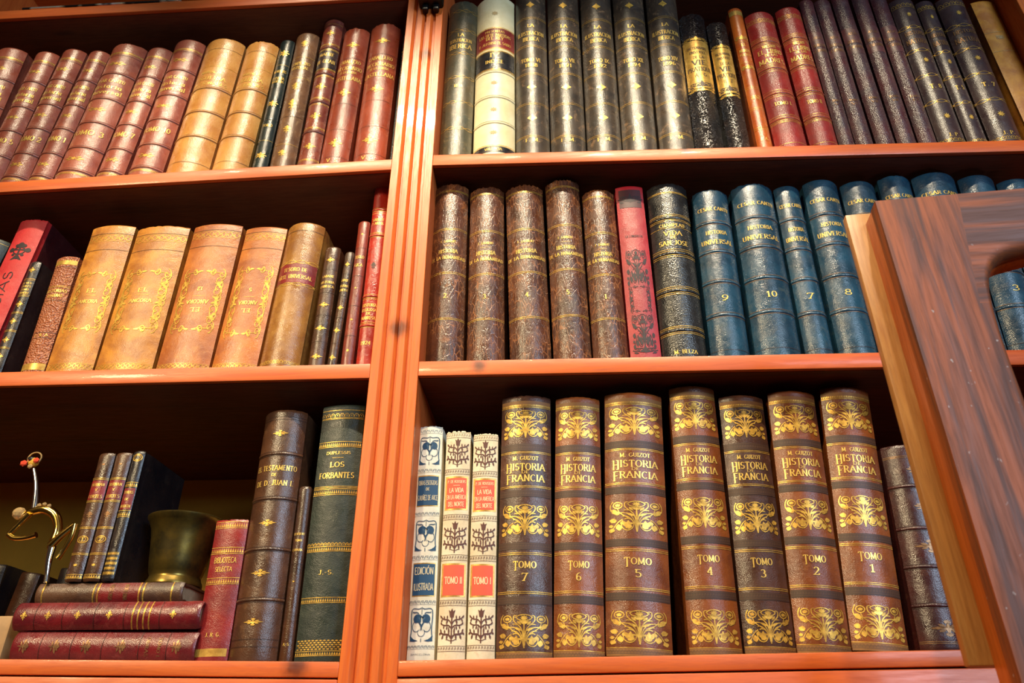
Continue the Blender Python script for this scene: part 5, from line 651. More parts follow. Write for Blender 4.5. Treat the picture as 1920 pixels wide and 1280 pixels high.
('k2', -0.0949, 1.6499, 0.0331, 0.2876, 0.0063, 0.0044, 'buff', 0.17, 'buff book with coral labels lettered TOMO I', 'buff thistle pair', 0.045, None, 0.3, 0, [('L', 0.9767, 'fret', 'ink_brown', 6.98), ('O', 0.893, 'thistle', 40.94, 0.84, 'ink_brown'), ('L', 0.8012, 'fret', 'ink_brown', 6.63), ('P', 0.6247, 0.7786, 'gold_panel', 0.9), ('P', 0.6318, 0.7711, 'label_coral', 0.78), ('T', 0.7537, 'P. DE ROUSIERS', 3.64, 0.7, 'cream', 'sans'), ('L', 0.7364, 'rule', 'cream', 2.9), ('T', 0.7142, 'LA VIDA', 6.13, 0.55, 'cream', 'sans'), ('T', 0.6825, 'EN LA AMERICA', 5.69, 0.74, 'cream', 'sans'), ('T', 0.651, 'DEL NORTE', 5.66, 0.62, 'cream', 'sans'), ('L', 0.5937, 'fret', 'ink_brown', 6.25), ('O', 0.5073, 'thistle', 40.59, 0.84, 'ink_brown'), ('L', 0.4186, 'fret', 'ink_brown', 6.57), ('P', 0.2566, 0.394, 'gold_panel', 0.9), ('P', 0.263, 0.3873, 'label_coral', 0.78), ('T', 0.3235, 'TOMO I', 8.33, 0.64, 'cream', 'sans'), ('L', 0.2332, 'fret', 'ink_brown', 6.22), ('O', 0.1434, 'thistle', 39.85, 0.84, 'ink_brown'), ('L', 0.0561, 'fret', 'ink_brown', 5.87)]),
('l7', -0.0435, 1.6512, 0.0666, 0.3383, 0.017, 0.0114, 'guizotdark', 0.2, 'chestnut gilt book numbered Tomo 7 beside the buff books', 'chestnut gilt history volumes on the lowest right shelf', 0.045, None, 0.2, 0, [('P', 0.9484, 0.9745, 'cap_tan', 0.98), ('L', 0.9555, 'dots', 'gilt', 3.99), ('L', 0.946, 'single', 'gilt', 3.15), ('O', 0.8737, 'palmette', 40.17, 0.86, 'gilt'), ('P', 0.7605, 0.7896, 'band_dark', 0.99), ('L', 0.7739, 'fret', 'band_line', 6.73), ('L', 0.7539, 'double', 'gilt', 2.95), ('T', 0.7296, 'M. GUIZOT', 5.16, 0.5, 'gilt'), ('T', 0.6946, 'HISTORIA', 8.74, 0.74, 'gilt', 'swash'), ('T', 0.673, 'DE', 3.62, 0.16, 'gilt'), ('T', 0.6493, 'FRANCIA', 8.61, 0.72, 'gilt', 'swash'), ('L', 0.6153, 'double', 'gilt', 2.81), ('P', 0.5754, 0.6026, 'band_dark', 0.99), ('L', 0.5879, 'fret', 'band_line', 6.33), ('O', 0.487, 'palmette', 39.34, 0.86, 'gilt'), ('P', 0.3758, 0.4032, 'band_dark', 0.99), ('L', 0.3895, 'fret', 'band_line', 5.9), ('L', 0.3622, 'double', 'gilt', 3.25), ('T', 0.3218, 'TOMO', 7.67, 0.42, 'gilt', 'swash'), ('T', 0.2782, '7', 8.81, 0.1, 'gilt'), ('L', 0.2243, 'double', 'gilt', 3.08), ('P', 0.184, 0.2114, 'band_dark', 0.99), ('L', 0.1986, 'fret', 'band_line', 5.49), ('O', 0.0946, 'palmette', 37.69, 0.86, 'gilt'), ('P', -0.0003, 0.0252, 'cap_tan', 0.98), ('L', 0.027, 'single', 'gilt', 2.31), ('L', 0.015, 'scallop', 'band_line', 4.56)]),
('l6', 0.0207, 1.6524, 0.0598, 0.3336, 0.037, 0.0102, 'guizot', 0.2, 'chestnut gilt book numbered Tomo 6', 'chestnut gilt history volumes on the lowest right shelf', 0.045, None, 0.1, 0, [('P', 0.9484, 0.9745, 'cap_tan', 0.98), ('L', 0.9555, 'dots', 'gilt', 3.99), ('L', 0.946, 'single', 'gilt', 3.15), ('O', 0.8737, 'palmette', 40.17, 0.86, 'gilt'), ('P', 0.7605, 0.7896, 'band_dark', 0.99), ('L', 0.7739, 'fret', 'band_line', 6.73), ('L', 0.7539, 'double', 'gilt', 2.95), ('T', 0.7296, 'M. GUIZOT', 5.16, 0.5, 'gilt'), ('T', 0.6946, 'HISTORIA', 8.74, 0.74, 'gilt', 'swash'), ('T', 0.673, 'DE', 3.62, 0.16, 'gilt'), ('T', 0.6493, 'FRANCIA', 8.61, 0.72, 'gilt', 'swash'), ('L', 0.6153, 'double', 'gilt', 2.81), ('P', 0.5754, 0.6026, 'band_dark', 0.99), ('L', 0.5879, 'fret', 'band_line', 6.33), ('O', 0.487, 'palmette', 39.34, 0.86, 'gilt'), ('P', 0.3758, 0.4032, 'band_dark', 0.99), ('L', 0.3895, 'fret', 'band_line', 5.9), ('L', 0.3622, 'double', 'gilt', 3.25), ('T', 0.3218, 'TOMO', 7.67, 0.42, 'gilt', 'swash'), ('T', 0.2782, '6', 8.81, 0.1, 'gilt'), ('L', 0.2243, 'double', 'gilt', 3.08), ('P', 0.184, 0.2114, 'band_dark', 0.99), ('L', 0.1986, 'fret', 'band_line', 5.49), ('O', 0.0946, 'palmette', 37.69, 0.86, 'gilt'), ('P', -0.0003, 0.0252, 'cap_tan', 0.98), ('L', 0.027, 'single', 'gilt', 2.31), ('L', 0.015, 'scallop', 'band_line', 4.56)]),
('l5', 0.0907, 1.6543, 0.0772, 0.3351, 0.0554, 0.0132, 'guizot', 0.2, 'chestnut gilt book numbered Tomo 5, widest, left of the dark gap', 'chestnut gilt history volumes on the lowest right shelf', 0.045, None, 0.1, 0, [('P', 0.9484, 0.9745, 'cap_tan', 0.98), ('L', 0.9555, 'dots', 'gilt', 3.99), ('L', 0.946, 'single', 'gilt', 3.15), ('O', 0.8737, 'palmette', 40.17, 0.86, 'gilt'), ('P', 0.7605, 0.7896, 'band_dark', 0.99), ('L', 0.7739, 'fret', 'band_line', 6.73), ('L', 0.7539, 'double', 'gilt', 2.95), ('T', 0.7296, 'M. GUIZOT', 5.16, 0.5, 'gilt'), ('T', 0.6946, 'HISTORIA', 8.74, 0.74, 'gilt', 'swash'), ('T', 0.673, 'DE', 3.62, 0.16, 'gilt'), ('T', 0.6493, 'FRANCIA', 8.61, 0.72, 'gilt', 'swash'), ('L', 0.6153, 'double', 'gilt', 2.81), ('P', 0.5754, 0.6026, 'band_dark', 0.99), ('L', 0.5879, 'fret', 'band_line', 6.33), ('O', 0.487, 'palmette', 39.34, 0.86, 'gilt'), ('P', 0.3758, 0.4032, 'band_dark', 0.99), ('L', 0.3895, 'fret', 'band_line', 5.9), ('L', 0.3622, 'double', 'gilt', 3.25), ('T', 0.3218, 'TOMO', 7.67, 0.42, 'gilt', 'swash'), ('T', 0.2782, '5', 8.81, 0.1, 'gilt'), ('L', 0.2243, 'double', 'gilt', 3.08), ('P', 0.184, 0.2114, 'band_dark', 0.99), ('L', 0.1986, 'fret', 'band_line', 5.49), ('O', 0.0946, 'palmette', 37.69, 0.86, 'gilt'), ('P', -0.0003, 0.0252, 'cap_tan', 0.98), ('L', 0.027, 'single', 'gilt', 2.31), ('L', 0.015, 'scallop', 'band_line', 4.56)]),
('l4', 0.1792, 1.654, 0.0606, 0.3436, 0.0309, 0.0104, 'guizot', 0.2, 'chestnut gilt book numbered Tomo 4, tallest, right of the dark gap', 'chestnut gilt history volumes on the lowest right shelf', 0.045, None, 0.1, 0, [('P', 0.9484, 0.9745, 'cap_tan', 0.98), ('L', 0.9555, 'dots', 'gilt', 3.99), ('L', 0.946, 'single', 'gilt', 3.15), ('O', 0.8737, 'palmette', 40.17, 0.86, 'gilt'), ('P', 0.7605, 0.7896, 'band_dark', 0.99), ('L', 0.7739, 'fret', 'band_line', 6.73), ('L', 0.7539, 'double', 'gilt', 2.95), ('T', 0.7296, 'M. GUIZOT', 5.16, 0.5, 'gilt'), ('T', 0.6946, 'HISTORIA', 8.74, 0.74, 'gilt', 'swash'), ('T', 0.673, 'DE', 3.62, 0.16, 'gilt'), ('T', 0.6493, 'FRANCIA', 8.61, 0.72, 'gilt', 'swash'), ('L', 0.6153, 'double', 'gilt', 2.81), ('P', 0.5754, 0.6026, 'band_dark', 0.99), ('L', 0.5879, 'fret', 'band_line', 6.33), ('O', 0.487, 'palmette', 39.34, 0.86, 'gilt'), ('P', 0.3758, 0.4032, 'band_dark', 0.99), ('L', 0.3895, 'fret', 'band_line', 5.9), ('L', 0.3622, 'double', 'gilt', 3.25), ('T', 0.3218, 'TOMO', 7.67, 0.42, 'gilt', 'swash'), ('T', 0.2782, '4', 8.81, 0.1, 'gilt'), ('L', 0.2243, 'double', 'gilt', 3.08), ('P', 0.184, 0.2114, 'band_dark', 0.99), ('L', 0.1986, 'fret', 'band_line', 5.49), ('O', 0.0946, 'palmette', 37.69, 0.86, 'gilt'), ('P', -0.0003, 0.0252, 'cap_tan', 0.98), ('L', 0.027, 'single', 'gilt', 2.31), ('L', 0.015, 'scallop', 'band_line', 4.56)]),
('l3', 0.2414, 1.655, 0.0583, 0.3272, 0.0401, 0.01, 'guizotdark', 0.2, 'darker chestnut gilt book numbered Tomo 3', 'chestnut gilt history volumes on the lowest right shelf', 0.045, None, 0.1, 0, [('P', 0.9484, 0.9745, 'cap_tan', 0.98), ('L', 0.9555, 'dots', 'gilt', 3.99), ('L', 0.946, 'single', 'gilt', 3.15), ('O', 0.8737, 'palmette', 40.17, 0.86, 'gilt'), ('P', 0.7605, 0.7896, 'band_dark', 0.99), ('L', 0.7739, 'fret', 'band_line', 6.73), ('L', 0.7539, 'double', 'gilt', 2.95), ('T', 0.7296, 'M. GUIZOT', 5.16, 0.5, 'gilt'), ('T', 0.6946, 'HISTORIA', 8.74, 0.74, 'gilt', 'swash'), ('T', 0.673, 'DE', 3.62, 0.16, 'gilt'), ('T', 0.6493, 'FRANCIA', 8.61, 0.72, 'gilt', 'swash'), ('L', 0.6153, 'double', 'gilt', 2.81), ('P', 0.5754, 0.6026, 'band_dark', 0.99), ('L', 0.5879, 'fret', 'band_line', 6.33), ('O', 0.487, 'palmette', 39.34, 0.86, 'gilt'), ('P', 0.3758, 0.4032, 'band_dark', 0.99), ('L', 0.3895, 'fret', 'band_line', 5.9), ('L', 0.3622, 'double', 'gilt', 3.25), ('T', 0.3218, 'TOMO', 7.67, 0.42, 'gilt', 'swash'), ('T', 0.2782, '3', 8.81, 0.1, 'gilt'), ('L', 0.2243, 'double', 'gilt', 3.08), ('P', 0.184, 0.2114, 'band_dark', 0.99), ('L', 0.1986, 'fret', 'band_line', 5.49), ('O', 0.0946, 'palmette', 37.69, 0.86, 'gilt'), ('P', -0.0003, 0.0252, 'cap_tan', 0.98), ('L', 0.027, 'single', 'gilt', 2.31), ('L', 0.015, 'scallop', 'band_line', 4.56)]),
('l2', 0.3023, 1.6564, 0.0613, 0.3305, 0.0614, 0.0105, 'guizot', 0.2, 'chestnut gilt book numbered Tomo 2', 'chestnut gilt history volumes on the lowest right shelf', 0.045, None, 0.1, 0, [('P', 0.9484, 0.9745, 'cap_tan', 0.98), ('L', 0.9555, 'dots', 'gilt', 3.99), ('L', 0.946, 'single', 'gilt', 3.15), ('O', 0.8737, 'palmette', 40.17, 0.86, 'gilt'), ('P', 0.7605, 0.7896, 'band_dark', 0.99), ('L', 0.7739, 'fret', 'band_line', 6.73), ('L', 0.7539, 'double', 'gilt', 2.95), ('T', 0.7296, 'M. GUIZOT', 5.16, 0.5, 'gilt'), ('T', 0.6946, 'HISTORIA', 8.74, 0.74, 'gilt', 'swash'), ('T', 0.673, 'DE', 3.62, 0.16, 'gilt'), ('T', 0.6493, 'FRANCIA', 8.61, 0.72, 'gilt', 'swash'), ('L', 0.6153, 'double', 'gilt', 2.81), ('P', 0.5754, 0.6026, 'band_dark', 0.99), ('L', 0.5879, 'fret', 'band_line', 6.33), ('O', 0.487, 'palmette', 39.34, 0.86, 'gilt'), ('P', 0.3758, 0.4032, 'band_dark', 0.99), ('L', 0.3895, 'fret', 'band_line', 5.9), ('L', 0.3622, 'double', 'gilt', 3.25), ('T', 0.3218, 'TOMO', 7.67, 0.42, 'gilt', 'swash'), ('T', 0.2782, '2', 8.81, 0.1, 'gilt'), ('L', 0.2243, 'double', 'gilt', 3.08), ('P', 0.184, 0.2114, 'band_dark', 0.99), ('L', 0.1986, 'fret', 'band_line', 5.49), ('O', 0.0946, 'palmette', 37.69, 0.86, 'gilt'), ('P', -0.0003, 0.0252, 'cap_tan', 0.98), ('L', 0.027, 'single', 'gilt', 2.31), ('L', 0.015, 'scallop', 'band_line', 4.56)]),
('l1', 0.3656, 1.658, 0.0628, 0.3332, 0.086, 0.0107, 'guizot', 0.2, 'chestnut gilt book numbered Tomo 1, rightmost of its set', 'chestnut gilt history volumes on the lowest right shelf', 0.045, None, 0.1, 0, [('P', 0.9484, 0.9745, 'cap_tan', 0.98), ('L', 0.9555, 'dots', 'gilt', 3.99), ('L', 0.946, 'single', 'gilt', 3.15), ('O', 0.8737, 'palmette', 40.17, 0.86, 'gilt'), ('P', 0.7605, 0.7896, 'band_dark', 0.99), ('L', 0.7739, 'fret', 'band_line', 6.73), ('L', 0.7539, 'double', 'gilt', 2.95), ('T', 0.7296, 'M. GUIZOT', 5.16, 0.5, 'gilt'), ('T', 0.6946, 'HISTORIA', 8.74, 0.74, 'gilt', 'swash'), ('T', 0.673, 'DE', 3.62, 0.16, 'gilt'), ('T', 0.6493, 'FRANCIA', 8.61, 0.72, 'gilt', 'swash'), ('L', 0.6153, 'double', 'gilt', 2.81), ('P', 0.5754, 0.6026, 'band_dark', 0.99), ('L', 0.5879, 'fret', 'band_line', 6.33), ('O', 0.487, 'palmette', 39.34, 0.86, 'gilt'), ('P', 0.3758, 0.4032, 'band_dark', 0.99), ('L', 0.3895, 'fret', 'band_line', 5.9), ('L', 0.3622, 'double', 'gilt', 3.25), ('T', 0.3218, 'TOMO', 7.67, 0.42, 'gilt', 'swash'), ('T', 0.2782, '1', 8.81, 0.1, 'gilt'), ('L', 0.2243, 'double', 'gilt', 3.08), ('P', 0.184, 0.2114, 'band_dark', 0.99), ('L', 0.1986, 'fret', 'band_line', 5.49), ('O', 0.0946, 'palmette', 37.69, 0.86, 'gilt'), ('P', -0.0003, 0.0252, 'cap_tan', 0.98), ('L', 0.027, 'single', 'gilt', 2.31), ('L', 0.015, 'scallop', 'band_line', 4.56)]),
('m1', 0.4398, 1.6576, 0.0587, 0.2465, 0.0512, 0.0154, 'oxblood', 0.17, 'dark oxblood book half hidden behind the door edge on the lowest right shelf', None, 0.045, None, 0.1, 0, [('L', 0.9336, 'double', 'faint', 2.86), ('O', 0.8616, 'fleuron', 11.24, 0.35, 'faint'), ('B', 0.777), ('O', 0.6696, 'fleuron', 10.72, 0.35, 'faint'), ('B', 0.5625), ('O', 0.4737, 'cross', 16.52, 0.6, 'faint'), ('B', 0.377), ('B', 0.1981), ('O', 0.0967, 'cross', 19.47, 0.6, 'faint'), ('L', 0.0345, 'double', 'faint', 2.83)]),
('g', -0.421, 1.651, 0.0425, 0.1743, -0.0204, 0.0043, 'ruby', 0.12, 'short ruby red book beside the brass mortar', None, 0.045, None, 0.2, 0, [('L', 0.9568, 'dotband', 'gilt', 8.4), ('L', 0.7672, 'dotband', 'gilt', 8.12), ('T', 0.6977, 'BIBLIOTECA', 6.69, 0.66, 'gilt', 'sans'), ('T', 0.6329, 'SELECTA', 5.61, 0.5, 'gilt', 'sans'), ('L', 0.5501, 'dotband', 'gilt', 7.81), ('T', 0.1854, 'J. R. G.', 4.25, 0.42, 'gilt'), ('P', 0.0442, 0.0954, 'gold_panel', 0.9)]),
('h', -0.369, 1.6504, 0.0589, 0.325, -0.0168, 0.0154, 'walnut', 0.19, 'tall walnut brown book with raised bands, lowest left shelf', None, 0.045, None, 0.1, 0, [('L', 0.967, 'single', 'blind', 3.22), ('L', 0.9547, 'single', 'blind', 3.22), ('O', 0.8916, 'cross', 9.36, 0.38, 'gilt'), ('B', 0.8015), ('T', 0.7389, 'EL TESTAMENTO', 6.73, 0.86, 'gilt'), ('T', 0.7093, 'DE', 3.71, 0.12, 'gilt'), ('T', 0.6754, 'DE D. JUAN I.', 6.57, 0.8, 'gilt'), ('B', 0.611), ('O', 0.5114, 'cross', 9.0, 0.4, 'gilt'), ('B', 0.4089), ('O', 0.3178, 'cross', 9.07, 0.42, 'gilt'), ('B', 0.2198), ('O', 0.14, 'cross', 9.13, 0.42, 'gilt'), ('L', 0.0806, 'single', 'blind', 2.37), ('L', 0.0551, 'single', 'blind', 2.37)]),
('i', -0.3286, 1.6494, 0.0162, 0.2187, -0.0219, 0.0043, 'umber', 0.13, 'thin dark brown book between the walnut brown and the bottle green book', None, 0.045, None, 0, 0, [('T', 0.7092, 'DESCUERT', 2.73, 0.8, 'gilt'), ('T', 0.6717, 'TOMO', 2.73, 0.5, 'gilt'), ('T', 0.6159, 'ESPAÑA', 2.69, 0.7, 'gilt'), ('L', 0.5365, 'single', 'blind', 2.65), ('O', 0.4377, 'star8', 2.6, 0.2, 'gilt'), ('T', 0.1022, 'A. S.', 3.0, 0.45, 'gilt')]),
('j', -0.2886, 1.6494, 0.0588, 0.3354, -0.016, 0.0059, 'bottle', 0.19, 'bottle green book with gold bands lettered LOS FORBANTES', None, 0.045, None, 0, 0, [('L', 0.9533, 'scallop', 'gilt', 8.08), ('L', 0.9751, 'single', 'gilt', 3.25), ('L', 0.9366, 'single', 'gilt', 3.19), ('L', 0.8239, 'dotband', 'gilt', 7.75), ('T', 0.7872, 'DUPLESSIS', 3.82, 0.55, 'gilt'), ('L', 0.7667, 'rule', 'gilt', 3.05), ('T', 0.7375, 'LOS', 6.77, 0.32, 'gilt'), ('T', 0.6929, 'FORBANTES', 7.41, 0.78, 'gilt'), ('L', 0.6447, 'double', 'gilt', 2.92), ('L', 0.6252, 'dotband', 'gilt', 7.95), ('L', 0.4207, 'scallop', 'gilt', 5.4), ('L', 0.4027, 'dotband', 'gilt', 6.04), ('T', 0.3159, 'J.-S.', 5.23, 0.32, 'gilt'), ('L', 0.2166, 'dotband', 'gilt', 6.27), ('O', 0.0634, 'lattice', 11.91, 0.94, 'gilt'), ('L', 0.0352, 'dotband', 'gilt', 5.3)]),
('s1', -0.6165, 1.7478, 0.0218, 0.172, 0.0, 0.0038, 'walnut', 0.115, 'small dark brown book numbered 1 standing on the stack', 'small dark books standing on the stack', 0.04, None, 0, 0, [('O', 0.903, 'star8', 3.06, 0.25, 'faint'), ('L', 0.7841, 'double', 'gilt', 3.01), ('P', 0.6166, 0.7711, 'label_red', 0.97), ('T', 0.7364, 'HERNAN', 3.72, 0.75, 'gilt'), ('T', 0.6933, 'Y', 2.96, 0.12, 'gilt'), ('T', 0.642, 'CORTES', 4.02, 0.8, 'gilt'), ('L', 0.6039, 'double', 'gilt', 2.91), ('O', 0.495, 'fleuron', 9.99, 0.5, 'faint'), ('L', 0.3962, 'double', 'gilt', 2.8), ('O', 0.3071, 'ring', 10.35, 0.7, 'gilt'), ('T', 0.3071, '1', 4.83, 0.12, 'gilt'), ('L', 0.1997, 'double', 'gilt', 2.72), ('O', 0.1175, 'star8', 4.01, 0.3, 'gilt'), ('L', 0.0364, 'dotband', 'gilt', 4.61)]),
('s2', -0.5925, 1.7478, 0.0218, 0.172, 0.0, 0.0038, 'walnut', 0.115, 'small dark brown book numbered 2 standing on the stack', 'small dark books standing on the stack', 0.04, None, 0, 0, [('O', 0.903, 'star8', 3.06, 0.25, 'faint'), ('L', 0.7841, 'double', 'gilt', 3.01), ('P', 0.6166, 0.7711, 'label_red', 0.97), ('T', 0.7364, 'HERNAN', 3.72, 0.75, 'gilt'), ('T', 0.6933, 'Y', 2.96, 0.12, 'gilt'), ('T', 0.642, 'CORTES', 4.02, 0.8, 'gilt'), ('L', 0.6039, 'double', 'gilt', 2.91), ('O', 0.495, 'fleuron', 9.99, 0.5, 'faint'), ('L', 0.3962, 'double', 'gilt', 2.8), ('O', 0.3071, 'ring', 10.35, 0.7, 'gilt'), ('T', 0.3071, '2', 4.83, 0.12, 'gilt'), ('L', 0.1997, 'double', 'gilt', 2.72), ('O', 0.1175, 'star8', 4.01, 0.3, 'gilt'), ('L', 0.0364, 'dotband', 'gilt', 4.61)]),
('s3', -0.5715, 1.7478, 0.0164, 0.174, 0.0, 0.0029, 'black', 0.12, 'small black book with gilt lattice foot standing on the stack beside the mortar', 'small dark books standing on the stack', 0.04, None, 0, 0, [('O', 0.9441, 'ring', 11.54, 0.85, 'gilt'), ('L', 0.7269, 'dotband', 'gilt', 5.93), ('P', 0.5299, 0.6971, 'label_red', 0.9), ('T', 0.6633, 'OBRAS', 3.67, 0.7, 'gilt'), ('T', 0.6087, 'DE', 2.91, 0.3, 'gilt'), ('T', 0.5546, 'MORATIN', 3.6, 0.75, 'gilt'), ('L', 0.497, 'dotband', 'gilt', 8.56), ('O', 0.1279, 'lattice', 30.76, 0.9, 'gilt')]),
('u1', -0.668, 1.6715, 0.0345, 0.23, 1.5827963267948966, 0.006, 'stackred', 0.15, 'dark red book lying at the bottom of the stack', 'books lying in the stack', 0.04, None, 0, 0, [('O', 0.07, 'fleuron', 14, 0.55, 'faint'), ('O', 0.24, 'fleuron', 14, 0.55, 'faint'), ('O', 0.41, 'fleuron', 14, 0.55, 'faint'), ('O', 0.6, 'fleuron', 14, 0.55, 'faint'), ('O', 0.9, 'fleuron', 14, 0.55, 'faint'), ('L', 0.16, 'single', 'blind', 1), ('L', 0.33, 'single', 'blind', 1), ('L', 0.5, 'single', 'blind', 1), ('L', 0.7, 'single', 'blind', 1), ('L', 0.85, 'single', 'blind', 1), ('T', 0.745, 'OBRAS', 4, 0.6, 'faint'), ('T', 0.81, 'TOMO I', 4, 0.6, 'faint')]),
('u2', -0.675, 1.706, 0.0325, 0.2365, 1.5707963267948966, 0.007, 'stackred', 0.15, 'red book lying in the middle of the stack', 'books lying in the stack', 0.038, None, 0, 0, [('O', 0.06, 'cross', 9, 0.35, 'gilt'), ('O', 0.19, 'cross', 9, 0.35, 'gilt'), ('O', 0.35, 'cross', 9, 0.35, 'gilt'), ('O', 0.52, 'cross', 9, 0.35, 'gilt'), ('O', 0.86, 'cross', 9, 0.35, 'gilt'), ('L', 0.645, 'double', 'gilt', 1.5), ('L', 0.675, 'double', 'gilt', 1.5), ('L', 0.705, 'double', 'gilt', 1.5), ('L', 0.735, 'double', 'gilt', 1.5), ('L', 0.12, 'single', 'blind', 1), ('L', 0.27, 'single', 'blind', 1), ('L', 0.44, 'single', 'blind', 1), ('L', 0.6, 'single', 'blind', 1), ('L', 0.79, 'single', 'blind', 1)]),
('u3', -0.66, 1.7345, 0.0235, 0.19, 1.5707963267948966, 0.004, 'stackbrown', 0.145, 'brown book with worn edges lying on top of the stack', 'books lying in the stack', 0.042, None, 0, 0, [('P', 0.42, 0.72, 'label_red', 0.97), ('L', 0.05, 'double', 'gilt', 1.5), ('L', 0.4, 'double', 'gilt', 1.5), ('L', 0.43, 'double', 'gilt', 1.5), ('L', 0.71, 'double', 'gilt', 1.5), ('L', 0.74, 'double', 'gilt', 1.5), ('L', 0.93, 'double', 'gilt', 1.5), ('T', 0.52, 'HISTORIA', 5, 0.8, 'faint'), ('T', 0.62, 'MODERNA', 5, 0.8, 'faint')]),
('x1', -0.852, 1.6567, 0.034, 0.152, 0.02, 0.004, 'black', 0.11, 'black book standing in shadow behind the figurine, leftmost of three', 'shadowed books behind the stack', 0.2, None, 0, 0, []),
('x2', -0.803, 1.6565, 0.03, 0.14, 0.1, 0.004, 'umber', 0.11, 'dark brown book standing in shadow behind the figurine, middle of three', 'shadowed books behind the stack', 0.2, None, 0, 0, []),
('x3', -0.752, 1.656, 0.03, 0.15, 0.06, 0.004, 'black', 0.11, 'dark book in shadow behind the stack, right of the other two', 'shadowed books behind the stack', 0.22, None, 0, 0, []),
]
for r in BOOKS:
    book(*r[:11], y=r[11], board=r[12], worn=r[13], rz=r[14], decor=r[15])

# ---------------------------------------------------------------- the bookcases
DEPTH = .41
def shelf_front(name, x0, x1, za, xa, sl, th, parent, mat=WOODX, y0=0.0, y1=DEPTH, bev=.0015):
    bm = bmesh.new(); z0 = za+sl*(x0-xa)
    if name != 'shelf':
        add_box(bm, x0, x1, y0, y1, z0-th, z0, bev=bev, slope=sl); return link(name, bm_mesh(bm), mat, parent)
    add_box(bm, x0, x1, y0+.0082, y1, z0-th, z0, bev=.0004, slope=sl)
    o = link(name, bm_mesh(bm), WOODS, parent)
    bm = bmesh.new(); add_box(bm, x0, x1, y0, y0+.008, z0-th, z0, bev=bev, slope=sl); link('front_edge', bm_mesh(bm), mat, o)['label'] = 'varnished orange front edge'  # separate strip keeps the pine colour, the board behind has shade painted in
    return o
def pilaster(x0, z0, z1, parent, name='fluted_pilaster'):
    f = [0, .0125, .0162, .0200, .0300, .0330, .0368, .0455, .0485, .0543, .067]
    d = [0, 0, .0042, .0052]
    P_ = []
    P_ += [(x0, .008), (x0, .0005), (x0+.0006, 0)]
    P_ += [(x0+f[1]-.0006, 0), (x0+f[1]+.0004, .0007), (x0+f[2], .0042), (x0+f[2]+.0004, .0065), (x0+f[3], .0065), (x0+f[3], .0006), (x0+f[3]+.0006, 0)]
    P_ += [(x0+f[4]-.0006, 0), (x0+f[4]+.0004, .0007), (x0+f[5], .0042), (x0+f[5]+.0004, .0065), (x0+f[6], .0065), (x0+f[6], .0006), (x0+f[6]+.0006, 0)]
    P_ += [(x0+f[7]-.0006, 0), (x0+f[7]+.0004, .0007), (x0+f[8], .0042), (x0+f[8]+.0004, .0065), (x0+f[9], .0065), (x0+f[9], .0006), (x0+f[9]+.0006, 0)]
    P_ += [(x0+f[10]-.0006, 0), (x0+f[10], .0006), (x0+f[10], .008)]
    bm = bmesh.new(); prism(bm, P_, z0, z1)
    return link(name, bm_mesh(bm), WOODZ, parent, 25)
SL = {'TL': (2.3896, -.9087, math.tan(math.radians(1.15))), 'TR': (2.4082, -.1835, math.tan(math.radians(-1.39))), 'ML': (2.0314, -.7838, math.tan(math.radians(-.36))),
      'MR': (2.0293, -.1838, math.tan(math.radians(-.59))), 'BR': (1.6483, -.1802, math.tan(math.radians(.66))), 'BL': (1.6531, -.6518, math.tan(math.radians(-.78)))}
# left unit
bl_ = empty('bookcase', (-.75, .2, 0)); tag(bl_, 'orange varnished pine bookcase unit left of the fluted middle post', 'bookcase', None)
def ploc(o, root): o.location = -Vector(root.location); return o
L0, L1 = -1.30, -.2505
for nm in ('TL', 'ML', 'BL'):
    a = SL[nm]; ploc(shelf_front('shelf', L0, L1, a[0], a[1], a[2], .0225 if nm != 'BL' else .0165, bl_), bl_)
ploc(shelf_front('shelf', L0, L1, 2.836, -.7, 0, .024, bl_), bl_)
ploc(shelf_front('lower_rail', L0, L1, 1.6345, -.65, SL['BL'][2], .05, bl_, y0=-.002, y1=.03), bl_)
ploc(box('side_panel', (L1, -.2175, .008, DEPTH, 0.0, 3.25), WOODP, bl_), bl_)
ploc(box('side_panel', (L0-.03, L0, .0, DEPTH, 0.0, 3.25), WOODP, bl_), bl_)
ploc(box('back_panel', (L0-.03, -.2175, DEPTH, DEPTH+.01, 0.0, 3.25), OCHRE, bl_), bl_)
ploc(box('base_panel', (L0, L1, .004, .022, 0.0, 1.57), WOODX, bl_), bl_)
ploc(box('top_panel', (L0-.03, -.2175, 0, DEPTH+.01, 3.25, 3.28), WOODX, bl_), bl_)
# right unit
R0, R1 = -.1835, .8305
br_ = empty('bookcase', (.3, .2, 0)); tag(br_, 'orange varnished pine bookcase unit right of and including the fluted middle post', 'bookcase', None)
for nm in ('TR', 'MR', 'BR'):
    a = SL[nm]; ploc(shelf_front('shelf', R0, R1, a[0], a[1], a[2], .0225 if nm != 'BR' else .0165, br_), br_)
ploc(shelf_front('shelf', R0, R1, 2.975, 0, 0, .024, br_), br_)
ploc(shelf_front('lower_rail', R0, R1, 1.6295, -.18, SL['BR'][2], .05, br_, y0=-.002, y1=.03), br_)
ploc(box('side_panel', (-.2165, R0, .008, DEPTH, 0.0, 3.25), WOODP, br_), br_)
ploc(box('side_panel', (R1, R1+.033, .008, DEPTH, 0.0, 3.25), WOODP, br_), br_)
ploc(box('back_panel', (-.2165, R1+.033, DEPTH, DEPTH+.01, 0.0, 3.25), INNER, br_), br_)
ploc(box('base_panel', (R0, R1, .004, .022, 0.0, 1.565), WOODX, br_), br_)
ploc(box('top_panel', (-.2165, R1+.033, 0, DEPTH+.01, 3.25, 3.28), WOODX, br_), br_)
ploc(pilaster(-.2505, 0, 3.25, br_), br_)
ploc(pilaster(.8305, 0, 3.25, br_), br_)

